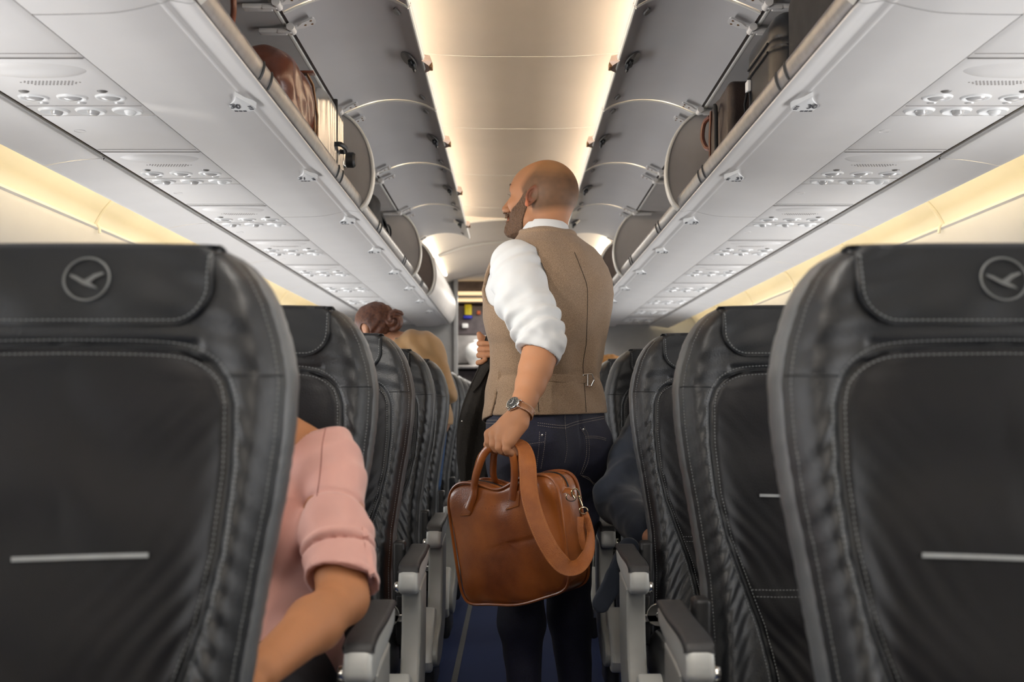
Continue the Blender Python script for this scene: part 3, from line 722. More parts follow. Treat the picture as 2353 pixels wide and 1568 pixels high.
def make_seat(sd, label):
    """seat with the aisle arm on +x side; origin on the floor at the aisle-side seat's centre, backrest top at y=0"""
    e = empty('passenger_chair', label, 'seat')
    bk = cover_mesh(sd).build('backrest', 'leather', e, True, 60)
    # darker centre panel lying in the seam
    pts = []; zs = np.linspace(0.45, 1.083, 110); nx = 61
    for z in zs:
        wi = max(iw(z)-0.004, 0.02)
        for f in np.linspace(-1, 1, nx): pts.append((f*wi, surf(f*wi, z, sd)-0.0022+(0.003 if abs(f) > 0.99 else 0), z))
    MB().grid(pts, len(zs), nx).build('centre_panel', 'leather_mid', bk, True, 60)
    MB().tube(seam_path(0.0, sd, 0.0005), 0.0026, 6).build('piping', 'leather_flap', bk)
    st = stitch(seam_path(0.008, sd, 0.0008)); st2 = stitch(seam_path(-0.008, sd, 0.003)); st.add(st2.v, st2.f)
    ed = []
    for s in (-1, 1):
        pth = [(s*hw(z)*0.972, surf(s*hw(z)*0.972, z, sd)-0.0010, z) for z in np.linspace(0.48, 1.19, 120)]
        t_ = stitch(pth); st.add(t_.v, t_.f)
    for z in (0.672, 0.684):
        t_ = stitch([(x, surf(x, z, sd)-0.0028, z) for x in np.linspace(-iw(z)+.01, iw(z)-.01, 40)]); st.add(t_.v, t_.f)
    so = st.build('stitching', 'thread', bk, False); so['kind'] = 'stuff'
    for s in (-1, 1): MB().tube([(s*x, surf(s*x, 1.052+0.02*(x-0.16), sd)-0.0003, 1.052+0.02*(x-0.16)) for x in np.linspace(0.180, 0.238, 14)], 0.0011, 5).build('cross_seam', 'leather_flap', bk)
    for s in (-1, 1): gusset_mesh(s).build('side_panel', 'lit_side_leather', bk, True, 60)['label'] = 'side edge of the backrest, lightened as if lit from the aisle'
    # back shell
    pts = []; zs = np.linspace(0.40, 1.204, 40)
    for z in zs:
        for f in np.linspace(-1, 1, 21): pts.append((f*(hw(z)-0.014), ybase(z)+0.070+0.035*(1-f*f)*min(1, (1.21-z)/0.1), z))
    MB().grid(pts, 40, 21).build('back_shell', 'seat_dark', e)
    # headrest flap
    W2 = 0.164; zb = 1.110; r = 0.048; pts = []; nz = 34; nx = 61
    tops = [(0.058, 1.2035), (0.040, 1.2085), (0.022, 1.2095), (0.006, 1.2075)]
    fx = np.linspace(-1, 1, nx)
    def fw(z): return W2 if z > zb+r else W2-r+math.sqrt(max(r*r-(zb+r-z)**2, 0))
    for dy, z in tops:
        for f in fx: pts.append((f*W2, surf(f*W2*0.9, 1.200, sd, False)+dy-0.001, z-0.003*abs(f)**3))
    zz = list(np.linspace(1.200, zb+r, nz))+[zb+r-r*math.sin(a) for a in np.linspace(0.1, PI/2, 14)]
    for z in zz:
        for f in fx:
            x = f*fw(z); pts.append((x, surf(x, z, sd)-0.0045-0.0015*math.sin(x*55+sd+z*20)*min(1, (1.2-z)/0.05), z))
    fl = MB().grid(pts, len(tops)+len(zz), nx).build('headrest_cover', 'leather_flap', e, True, 60)
    md = fl.modifiers.new('s', 'SOLIDIFY'); md.thickness = 0.004; md.offset = -1 
    op = [(W2-0.0, 1.198)]+[(W2-0.006, z) for z in np.linspace(1.19, zb+r, 20)]+[(W2-r+(r-0.006)*math.cos(a), zb+r-(r-0.006)*math.sin(a)) for a in np.linspace(0.05, PI/2, 14)]
    op += [(x, zb+0.006) for x in np.linspace(W2-r-0.01, 0, 24)]; op += [(-x, z) for x, z in reversed(op[:-1])]
    q = stitch([(x, surf(x, z, sd)-0.0072, z) for x, z in op]).build('cover_stitching', 'thread', fl, False); q['kind'] = 'stuff'
    # woven emblem: ring with a flying crane
    cz = 1.163; EX = 0.020; mb = MB(); yy = surf(0, cz, sd)-0.0085
    def ey(x, z): return surf(x, z, sd)-0.0078-0.0015*math.sin(x*55+sd+z*20)*min(1, (1.2-z)/0.05)
    mb.tube([(EX+0.0262*math.cos(a), ey(EX+0.0262*math.cos(a), cz+0.0245*math.sin(a)), cz+0.0245*math.sin(a)) for a in np.linspace(0, 2*PI, 60)], 0.0013, 6, False)
    ring = mb.build('emblem_ring', 'logo', fl)
    mb = MB()
    wings = [[(-0.020, 0.006), (-0.012, 0.0035), (-0.004, -0.002), (0.003, 0.002), (0.008, 0.0055), (0.018, 0.008), (0.020, 0.006), (0.010, 0.001), (0.004, -0.004), (0.010, -0.008), (0.014, -0.0115), (0.004, -0.009), (-0.004, -0.006), (-0.012, -0.001), (-0.019, 0.003)]]
    for wg in wings:
        vs = [(EX+x, ey(EX+x, cz+z)-0.0004, cz+z) for x, z in wg]; n = len(vs)
        # triangulated fan strips
        ctr = (EX, ey(EX, cz)-0.0008, cz-0.003)
        mb.add(vs+[ctr], [(i, (i+1) % n, n) for i in range(n)])
    mb.build('emblem_bird', 'logo', fl)
    # grey tape on the centre panel
    z0 = 0.850
    MB().strap([(x, surf(x, z0+0.004*math.sin(x*9), sd)-0.0050, z0+0.004*math.sin(x*9)) for x in np.linspace(-0.050, 0.102, 20)], (0, -1, 0.1), 0.0055, 0.0018).build('tape_strip', 'tagstrip', bk)['label'] = 'thin light grey strip'
    # cushion
    def fcush(p):
        d = sd_box(p, (0, -0.36, 0.405), (0.228, 0.235, 0.062), 0.045)
        d = smin(d, sd_box(p, (0, -0.57, 0.385), (0.220, 0.05, 0.06), 0.045), 0.03)
        d += 0.0025*np.sin(p[:, 0]*60)*np.exp(-((p[:, 1]+0.15)/0.06)**2)
        return d+0.008*np.exp(-((np.abs(p[:, 0])-0.165)/0.010)**2)*(p[:, 2] > 0.42)
    cu = sdf_mesh('seat_cushion', fcush, (-0.25, -0.66, 0.31), (0.25, -0.08, 0.49), 0.011, 'leather', e)
    q = MB()
    for s in (-1, 1):
        t_ = stitch([(s*0.150, y, 0.4685) for y in np.linspace(-0.56, -0.16, 50)]); q.add(t_.v, t_.f)
    q.build('cushion_stitching', 'thread', cu, False)['kind'] = 'stuff'
    MB().box((0, -0.36, 0.325), (0.42, 0.46, 0.035), 0.01).build('seat_pan', 'seat_dark', e)
    # armrest on the aisle side
    ax = 0.268
    prof = [(-0.405, 0.655), (-0.400, 0.672), (-0.385, 0.683), (-0.33, 0.687), (-0.20, 0.687), (-0.09, 0.692), (-0.07, 0.68), (-0.09, 0.655), (-0.20, 0.640), (-0.28, 0.636), (-0.33, 0.628), (-0.36, 0.624), (-0.390, 0.628), (-0.404, 0.640)]
    bm = bmesh.new()
    def slab(prof, x0, x1, bev):
        bm = bmesh.new(); n = len(prof)
        v0 = [bm.verts.new((x0, y, z)) for y, z in prof]; v1 = [bm.verts.new((x1, y, z)) for y, z in prof]
        bm.faces.new(v0); bm.faces.new(v1[::-1]); side = []
        for i in range(n): bm.faces.new((v0[i], v1[i], v1[(i+1) % n], v0[(i+1) % n]))
        bmesh.ops.recalc_face_normals(bm, faces=bm.faces)
        ed = [e_ for e_ in bm.edges if abs(e_.verts[0].co.x-e_.verts[1].co.x) < 1e-6]
        bmesh.ops.bevel(bm, geom=ed, offset=bev, segments=3, profile=0.6, affect='EDGES'); return bm
    prof = [(y, z-0.035) for y, z in prof]
    arm = MB().bm(slab(spline(prof+[prof[0]], 60)[:-1], ax-0.020, ax+0.024, 0.011)).build('armrest', 'seat_light', e)
    pad = [(-0.396, 0.676), (-0.392, 0.685), (-0.378, 0.6925), (-0.33, 0.697), (-0.20, 0.697), (-0.085, 0.702), (-0.078, 0.69), (-0.20, 0.684), (-0.33, 0.686), (-0.37, 0.681)]
    pad = [(y, z-0.035) for y, z in pad]
    MB().bm(slab(spline(pad+[pad[0]], 50)[:-1], ax-0.0225, ax+0.0265, 0.009)).build('armrest_pad', 'pad', arm)['label'] = 'dark soft pad on top of the armrest'
    MB().lathe([(0.0, 0.0), (0.010, 0.0), (0.0125, 0.002), (0.013, 0.008), (0.011, 0.012), (0, 0.012)], (ax-0.032, -0.375, 0.606), 'x', 20).build('recline_button', 'steel', arm)['label'] = 'silver recline button'
    # upright side panel under the armrest
    sp = [(-0.345, 0.59), (-0.330, 0.60), (-0.19, 0.61), (-0.175, 0.60), (-0.185, 0.50), (-0.20, 0.40), (-0.25, 0.33), (-0.40, 0.27), (-0.52, 0.27), (-0.575, 0.30), (-0.55, 0.345), (-0.44, 0.37), (-0.385, 0.41), (-0.355, 0.48), (-0.345, 0.54)]
    MB().bm(slab(spline(sp+[sp[0]], 60)[:-1], ax-0.018, ax+0.026, 0.007)).build('side_shroud', 'seat_grey', e)
    lb = [(-0.60, 0.30), (-0.57, 0.35), (-0.50, 0.400), (-0.44, 0.425), (-0.40, 0.40), (-0.43, 0.34), (-0.50, 0.28), (-0.57, 0.265)]
    MB().bm(slab(spline(lb+[lb[0]], 40)[:-1], ax-0.060, ax+0.012, 0.012)).build('cushion_shroud', 'seat_light', e)
    # recline pivot
    pv = MB().lathe([(0, 0), (0.026, 0), (0.028, 0.002), (0.028, 0.008), (0.012, 0.010), (0.012, 0.014), (0, 0.014)], (0, 0, 0), 'y', 28).box((0.022, 0.004, -0.008), (0.05, 0.008, 0.02), 0.003).lathe([(0, -0.003), (0.006, -0.003), (0.006, 0.001), (0, 0.001)], axis='y', n=14)
    pv.xf(Matrix.Translation((ax-0.062, -0.235, 0.515))).build('recline_pivot', 'steel', e)
    MB().box((ax-0.030, -0.200, 0.50), (0.028, 0.05, 0.12), .004).box((ax-0.045, -0.13, 0.55), (0.03, 0.05, 0.26), .008).build('pivot_housing', 'black', e)
    # legs and rail under the seat
    for y in (-0.50, -0.12):
        MB().tube([(0.13, y, 0.31), (0.13, y+0.01, 0.15), (0.13, y+(0.03 if y > -0.3 else -0.02), 0.0)], [0.018, 0.015, 0.02], 10).build('leg', 'alu', e)
    MB().cyl((-0.25, -0.46, 0.30), (0.25, -0.46, 0.30), 0.02).cyl((-0.25, -0.14, 0.30), (0.25, -0.14, 0.30), 0.02).box((0, -0.28, 0.29), (0.03, 0.36, 0.02)).build('seat_beam', 'seat_dark', e)
    MB().box((ax-0.01, -0.33, 0.22), (0.035, 0.24, 0.12), .02).build('lower_shroud', 'seat_dark', e)
    return e
def mirrored(src):
    """copy of a seat for the other side: mesh data mirrored in x"""
    cache = {}
    def rec(o, parent):
        c = o.copy(); C.objects.link(c)
        if parent: c.parent = parent
        if o.type == 'MESH':
            me = o.data.copy(); co = np.zeros(len(me.vertices)*3); me.vertices.foreach_get('co', co); co = co.reshape(-1, 3); co[:, 0] *= -1
            me.vertices.foreach_set('co', co.ravel()); me.flip_normals(); c.data = me
        for ch in list(o.children): rec(ch, c)
        return c
    return rec(src, None)
seat_a = make_seat(0.3, '')
seat_b = make_seat(2.1, '')
# the emblem must not be mirrored: right seats built from mirrored copies get the bird from the source again
def fix_bird(seat, src):
    def find(o, n):
        for c in o.children:
            if c.name.startswith(n): return c
            r = find(c, n)
            if r: return r
    find(seat, 'emblem_bird').data = find(src, 'emblem_bird').data; find(seat, 'emblem_bird').location.x = -0.016; find(seat, 'emblem_ring').location.x = 0.024
right_a = mirrored(seat_a); right_b = mirrored(seat_b)
fix_bird(right_a, seat_a); fix_bird(right_b, seat_b)
orig_used = set()
LDESC = ['nearest one, round emblem in full view', 'second row, behind the sitter in pink', 'third row, armrest beside the bag', 'fourth row, just past the bag', 'fifth row, hiding the stooping passenger', 'sixth row, behind the stooping passenger', 'seventh row', 'eighth row', 'ninth row', 'tenth and last row']
RDESC = ['nearest one, cut by the frame', 'second row, empty', 'third row, empty, hiding the sitter in navy', 'fourth row, holding the sitter in navy', 'fifth row, beside the blond head', 'sixth row', 'seventh row', 'eighth row', 'ninth row', 'tenth and last row']
SEATS = {}
for s, ab, desc, side in ((-1, (seat_a, seat_b), LDESC, 'left'), (1, (right_b, right_a), RDESC, 'right')):
    for k in range(10):
        src = ab[k % 2]
        if src.name not in orig_used: o = src; orig_used.add(src.name)
        else: o = copy_tree(src)
        o.location = (s*0.53, 1.24+0.78*k, 0)
        o['label'] = 'black leather aisle seat on the %s, %s' % (side, desc[k]); o['group'] = side+' aisle seats'
        SEATS[(s, k)] = o
# ------------------------------------------------------------------ people: shared cloth/skin materials
M['skin'] = vcol_mat('skin', 0.56, 0.06, 0.15, 260, 0.28)
M['beard'] = mat('beard_hair', (0.065, 0.034, 0.018), 0.8, nscale=380, col2=(0.155, 0.082, 0.042), bump=1.0, bscale=420)
M['shirt'] = mat('white_cotton', (0.64, 0.65, 0.655), 0.75, noise=0.01, nscale=30, bump=0.15, bscale=900, sheen=0.2)
M['tweed'] = mat('brown_tweed', (0.160, 0.098, 0.054), 0.92, nscale=620, col2=(0.39, 0.27, 0.175), bump=0.7, bscale=700, detail=5, sheen=0.15)
M['navy_trim'] = mat('navy_trim', (0.012, 0.02, 0.055), 0.6, noise=0.1)
M['denim'] = mat('dark_denim', (0.0035, 0.0038, 0.014), 0.70, nscale=260, col2=(0.009, 0.010, 0.034), bump=0.5, bscale=900, detail=6, sheen=0.05)
M['denim_thread'] = mat('pale_thread', (0.28, 0.24, 0.21), 0.8, noise=0.2)
M['dark_coat'] = mat('dark_wool_jacket', (0.012, 0.010, 0.008), 0.95, nscale=300, col2=(0.026, 0.021, 0.016), bump=0.6, bscale=600, detail=6)
M['tan'] = mat('tan_leather', (0.185, 0.044, 0.008), 0.32, nscale=7, col2=(0.42, 0.125, 0.024), bump=0.22, bscale=330, spec=0.55, coat=0.25, detail=5)
M['tan_strap'] = mat('tan_strap_leather', (0.33, 0.095, 0.016), 0.42, nscale=25, col2=(0.42, 0.13, 0.024), bump=0.7, bscale=420, spec=0.5)
M['tan_edge'] = mat('light_leather_edge', (0.46, 0.17, 0.05), 0.45, noise=0.1, nscale=60)
M['tan_thread'] = mat('orange_thread', (0.50, 0.20, 0.05), 0.7, noise=0.1)
M['shoe'] = mat('brown_shoe_leather', (0.05, 0.025, 0.012), 0.4, noise=0.1)
# ------------------------------------------------------------------ the standing man
YAW = math.radians(42); BF = np.array([-math.sin(YAW), math.cos(YAW), 0]); BR = np.array([math.cos(YAW), math.sin(YAW), 0])
BC = np.array([0.076, 3.25, 0.0])
def L2W(u, v, z): return BC+BR*u+BF*v+np.array([0, 0, z])
STK = [ # z, cu, cv, a, b
 (0.70, 0.0, 0.0, 0.120, 0.070), (0.78, -0.004, -0.003, 0.168, 0.112), (0.84, -0.006, -0.008, 0.186, 0.132), (0.90, -0.005, -0.006, 0.192, 0.138), (0.98, 0.0, 0.0, 0.190, 0.136), (1.06, 0.001, 0.004, 0.180, 0.128),
 (1.12, 0.004, 0.003, 0.172, 0.122), (1.20, 0.005, 0.0, 0.176, 0.125), (1.28, 0.002, -0.004, 0.193, 0.135), (1.36, 0.0, -0.012, 0.209, 0.142), (1.40, 0.0, -0.016, 0.200, 0.134),
 (1.44, 0.0, -0.018, 0.175, 0.120), (1.47, 0.0, -0.018, 0.142, 0.104), (1.495, -0.003, -0.014, 0.108, 0.090), (1.515, -0.006, -0.008, 0.080, 0.078), (1.53, -0.008, -0.004, 0.062, 0.066)]
STA = np.array(STK)
def sd_stack(p, ST, n=2.25, top=True):
    z = p[:, 2]; iz = np.clip(z, ST[0, 0], ST[-1, 0])
    cu, cv, a, b = [np.interp(iz, ST[:, 0], ST[:, i]) for i in (1, 2, 3, 4)]
    q = p-BC; u = q@BR-cu; v = q@BF-cv
    r = (np.abs(u/a)**n+np.abs(v/b)**n)**(1/n)
    L = np.hypot(u, v); d = np.where(r > 1e-6, L*(1-1/np.maximum(r, 1e-6)), -np.minimum(a, b))
    # slope correction at the shoulders
    da = np.gradient(ST[:, 3], ST[:, 0]); sl = np.interp(iz, ST[:, 0], da); d = d/np.sqrt(1+sl*sl)
    over = np.maximum(z-ST[-1, 0], ST[0, 0]-z)
    return np.where(over > 0, np.hypot(np.maximum(d, 0), over), np.maximum(d, over))
def tpt(th, z, off=0.0, n=2.25):
    """point on the torso at angle th (0 = his right, -90deg = his back)"""
    cu, cv, a, b = [np.interp(z, STA[:, 0], STA[:, i]) for i in (1, 2, 3, 4)]
    c, s_ = math.cos(th), math.sin(th); r = (abs(c/ (a+off))**n+abs(s_/(b+off))**n)**(-1/n)
    return Vector(L2W(cu+r*c, cv+r*s_, z))
# --- arm paths (world points through the photographed outline)
def W3(*a): return [np.array(P(*q)) for q in a]
LS = W3((1187, 612, 3.10), (1192, 650, 3.06), (1203, 692, 3.03), (1224, 730, 3.00), (1243, 768, 2.97))          # left upper arm -> elbow
LFA = W3((1243, 775, 2.97), (1238, 822, 2.945), (1230, 850, 2.93), (1219, 884, 2.91), (1206, 919, 2.885), (1195, 948, 2.865), (1188, 962, 2.86))
RSH = L2W(0.150, 0.015, 1.390); REL = L2W(0.188, 0.105, 1.150); RWR = np.array(P(1150, 822, 3.53)); 
def sleeve_l(p, g=0.0):
    r = np.array([0.068, 0.070, 0.073, 0.068, 0.060])+g
    return chain(p, LS, r, 0.02)
def arm_l(p):
    d = chain(p, [LS[0], LS[2], LS[4]], [0.062, 0.055, 0.045], 0.02)
    d2 = chain(p, LFA, [0.044, 0.047, 0.046, 0.0405, 0.033, 0.0285, 0.0275], 0.01)
    return smin(d, d2, 0.02)
def arm_r(p):
    d = chain(p, [RSH, (RSH+REL)/2, REL], [0.062, 0.055, 0.045], 0.02)
    return smin(d, chain(p, [REL, RWR], [0.043, 0.030]), 0.02)
# --- left hand, gripping the handles: index side points along BF
def hand_l(p):
    kn = W3((1124, 999, 2.905), (1136, 1003, 2.882), (1150, 1011, 2.860), (1166, 1020, 2.840))     # index..little knuckles
    wr = np.array(P(1188, 960, 2.862))
    d = sd_cap(p, wr, wr*0.6+kn[1]*0.4, 0.0275, 0.026)
    for k, r in zip(kn, (0.0150, 0.0150, 0.0145, 0.0135)):
        st = wr+(k-wr)*0.25; d = smin(d, sd_cap(p, st, k*0.93+wr*0.07, 0.021, r), 0.014)
        d = smin(d, sd_ell(p, k, (r*0.92,)*3), 0.006)
    # ulnar side bulge and thumb base
    d = smin(d, sd_cap(p, np.array(P(1198, 975, 2.852)), np.array(P(1176, 1010, 2.842)), 0.020, 0.014), 0.016)
    d = smin(d, sd_cap(p, np.array(P(1172, 972, 2.885)), np.array(P(1135, 1004, 2.925)), 0.022, 0.018), 0.015)
    pal = np.array([0.020, 0.016, 0.0])                                     # towards the palm (away from the camera side)
    inn = -np.cross(BF, [0, 0, 1]); inn = np.array([0.74, 0.60, -0.1]); inn /= np.linalg.norm(inn)
    ft = [((1123, 1016), (1128, 1033), 0.0118), ((1134, 1022), (1141, 1038), 0.0120), ((1147, 1029), (1153, 1042), 0.0115), ((1163, 1032), (1166, 1044), 0.0105)]
    for k, (m_, e_, r), dd in zip(kn, ft, (2.900, 2.876, 2.855, 2.836)):
        a = np.array(P(*m_, dd)); b = np.array(P(e_[0], e_[1]-6, dd+0.006)); c = b+inn*0.024+np.array([0, 0, -0.004]); t = c+np.array([0, 0, 0.022])-inn*0.004
        f = np.minimum(np.minimum(sd_cap(p, k, a, r+0.0018, r+0.0003), sd_cap(p, a, b, r+0.0003, r)), np.minimum(sd_cap(p, b, c, r, r*0.95), sd_cap(p, c, t, r*0.95, r*0.82)))
        d = smin(d, f, 0.0035)
    # thumb: leaves the side of the palm and closes over the index finger, on the far side
    t0 = np.array(P(1158, 985, 2.905)); t1 = np.array(P(1128, 1005, 2.945)); t2 = np.array(P(1122, 1022, 2.935)); t3 = np.array(P(1132, 1034, 2.925))
    return smin(d, chain(p, [t0, t1, t2, t3], [0.020, 0.0135, 0.0125, 0.0105], 0.004), 0.008)
# --- right hand, gripping the jacket in front of the chest
def hand_r(p):
    d = None; D = 3.47
    pb = np.array(P(1150, 812, D+0.03))
    d = smin(sd_cap(p, RWR, pb, 0.029, 0.031), sd_cap(p, np.array(P(1138, 792, D+0.03)), np.array(P(1140, 826, D+0.03)), 0.024, 0.022), 0.02)
    rows = [(1128, 791, 1099, 790, 1112, 790), (1128, 804, 1100, 804, 1116, 804), (1128, 816, 1098, 817, 1114, 818), (1122, 825, 1096, 834, 1108, 832)]
    for i, (x0, y0, x1, y1, x2, y2) in enumerate(rows):
        r = (0.0100, 0.0102, 0.0098, 0.0088)[i]
        a = np.array(P(x0+8, y0, D+0.012)); b = np.array(P(x1+3, y1, D-0.004)); c = np.array(P(x2, y2, D-0.028)); k = np.array(P(x0, y0, D-0.034)) if i < 3 else np.array(P(x2+7, y2-5, D-0.032))
        f = np.minimum(sd_cap(p, a, b, r+0.001, r), np.minimum(sd_cap(p, b, c, r, r*0.95), sd_cap(p, c, k, r*0.95, r*0.85)))
        d = smin(d, f, 0.003)
    th = chain(p, W3((1140, 800, D+0.02), (1116, 783, D+0.004), (1105, 776, D-0.002), (1101, 768, D-0.004)), [0.018, 0.0125, 0.0108, 0.0085], 0.004)
    return smin(d, th, 0.004)
# --- head
HY = math.radians(60)      # head turned to his left
HC = np.array(P(1246, 447, 3.255)); HP = math.radians(7)
hf = np.array([-math.sin(HY), math.cos(HY), 0.0]); hl = np.array([-hf[1], hf[0], 0.0])
hx = hf*math.cos(HP)+np.array([0, 0, 1])*math.sin(HP); hz = np.cross(hx, hl)
HR = np.stack([hx, hl, hz], 1)
def hloc(p): return (p-HC)@HR
def hpt(x, y, z): return HC+HR@np.array([x, y, z])
def sd_head(p):
    q = hloc(p); qs = q.copy(); qs[:, 1] = np.abs(q[:, 1]); o = np.zeros(3)
    E = lambda c, r: sd_ell(q, c, r)
    S = lambda c, r: sd_ell(qs, c, r)
    K = lambda a, b, ra, rb: sd_cap(qs, a, b, ra, rb)
    d = E((-0.010, 0, 0.006), (0.100, 0.0775, 0.097))
    d = smin(d, E((-0.030, 0, 0.006), (0.080, 0.0770, 0.083)), 0.02)
    d = smin(d, E((0.040, 0, 0.010), (0.062, 0.060, 0.062)), 0.03)           # forehead
    d = smin(d, E((0.040, 0, -0.055), (0.055, 0.052, 0.062)), 0.03)          # mid face
    d = smin(d, K((0.005, 0.048, -0.080), (0.082, 0.016, -0.118), 0.020, 0.018), 0.025)   # jaw
    d = smin(d, E((0.092, 0, -0.112), (0.018, 0.022, 0.018)), 0.015)         # chin
    d = smin(d, E((0.030, 0, -0.098), (0.050, 0.035, 0.025)), 0.02)
    d = smin(d, S((0.066, 0.044, -0.040), (0.022, 0.020, 0.018)), 0.018)     # cheekbone
    d = smin(d, K((0.088, 0.010, 0.008), (0.074, 0.042, 0.008), 0.012, 0.012), 0.014)     # brow ridge
    d = smax(d, -S((0.098, 0.033, -0.014), (0.017, 0.019, 0.011)), 0.010)    # eye socket
    d = smin(d, S((0.077, 0.032, -0.014), (0.0135, 0.0135, 0.0125)), 0.003)  # eyeball with lids
    d = smin(d, sd_cap(q, (0.092, 0, 0.000), (0.121, 0, -0.046), 0.0085, 0.0115), 0.010)  # nose bridge
    d = smin(d, E((0.122, 0, -0.050), (0.0125, 0.0115, 0.0105)), 0.006)
    d = smin(d, S((0.109, 0.0125, -0.053), (0.0125, 0.0075, 0.0085)), 0.005)
    d = smax(d, -S((0.116, 0.0075, -0.0605), (0.007, 0.0035, 0.005)), 0.002)
    d = smin(d, E((0.102, 0, -0.076), (0.0115, 0.024, 0.0065)), 0.006)       # lips
    d = smin(d, E((0.099, 0, -0.087), (0.0115, 0.021, 0.0065)), 0.006)
    d = smax(d, -E((0.116, 0, -0.0815), (0.010, 0.026, 0.0016)), 0.003)
    # ears
    ear = S((-0.010, 0.0795, -0.018), (0.0195, 0.0085, 0.0315))
    ea = math.radians(-22)
    qe = qs-np.array([-0.010, 0.079, -0.018]); ce, se = math.cos(ea), math.sin(ea)
    xe = qe[:, 0]*math.cos(0.45)+qe[:, 1]*math.sin(0.45); ye = -qe[:, 0]*math.sin(0.45)+qe[:, 1]*math.cos(0.45)
    ze = qe[:, 2]*math.cos(0.32)-xe*math.sin(0.32); xe = xe*math.cos(0.32)+qe[:, 2]*math.sin(0.32)
    w_ = 1.0-0.30*np.clip(-ze/0.03, 0, 1)
    rr = np.sqrt((xe/(0.0175*w_))**2+(ze/0.0315)**2)
    rim = np.hypot((rr-0.84)*0.020, ye-0.006)-0.0040
    plate = np.maximum(np.abs(ye-0.001)-0.0028, (rr-0.92)*0.018)
    ear = smin(rim, plate, 0.004)
    lobe = np.linalg.norm(np.stack([xe-0.003, ye-0.003, ze+0.027], 1), axis=1)-0.0068; ear = smin(ear, lobe, 0.005)
    ah = np.hypot(np.hypot((xe+0.001)/1.0, (ze-0.003)/1.7)-0.0075, ye-0.0045)-0.0022; ear = smin(ear, ah, 0.003)
    trg = np.linalg.norm(np.stack([xe-0.0125, ye-0.004, ze+0.007], 1), axis=1)-0.0048; ear = smin(ear, trg, 0.004)
    d = smin(d, ear, 0.005)
    return d
NB = L2W(-0.008, -0.004, 1.50)
def sd_neck(p):
    top = hpt(-0.028, 0, -0.075)
    d = sd_cap(p, NB, top, 0.060, 0.055)
    return smin(d, sd_cap(p, L2W(-0.006, -0.02, 1.50), hpt(-0.056, 0, -0.066), 0.044, 0.036), 0.02)
def sd_headneck(p): return smin(sd_head(p), sd_neck(p), 0.022)
LEG = [[L2W(-0.095, -0.005, 0.86), L2W(-0.093, 0.015, 0.50), L2W(-0.095, -0.01, 0.13), ], [L2W(0.095, -0.01, 0.86), L2W(0.090, 0.0, 0.50), L2W(0.088, -0.04, 0.13)]]
def legs(p, g=0.0):
    d = None
    for k, L in enumerate(LEG):
        e = chain(p, [L[0], (L[0]+L[1])/2, L[1], L[1]*0.65+L[2]*0.35, L[2]], np.array([0.098, 0.084, 0.064, 0.060, 0.042])+g, 0.03)
        e2 = sd_cap(p, L2W(-0.095, -0.06, 0.90) if k == 0 else L2W(0.095, -0.065, 0.90), L2W(-0.095, -0.055, 0.86) if k == 0 else L2W(0.095, -0.06, 0.86), 0.086+g, 0.083+g)
        e = smin(e, e2, 0.04); d = e if d is None else smin(d, e, 0.012)
    return d
def body_fn(p):
    d = smin(sd_stack(p, STA), legs(p), 0.03)
    for k in (0, 1):
        a = LEG[k][2]; d = smin(d, chain(p, [a, a+np.array([0, 0, -0.085]), a+BF*0.14+np.array([0, 0, -0.10])], [0.042, 0.036, 0.028], 0.01), 0.02)
    d = smin(d, arm_r(p), 0.03); d = smin(d, sd_cap(p, L2W(-0.15, -0.03, 1.43), LS[0], 0.065, 0.06), 0.03); d = smin(d, arm_l(p), 0.03)
    return smin(d, sd_neck(p), 0.03)
def clipz(f, lo, hi):
    return lambda p: np.maximum(f(p), np.maximum(lo-p[:, 2], p[:, 2]-hi))
SK = np.array([0.38, 0.178, 0.090])
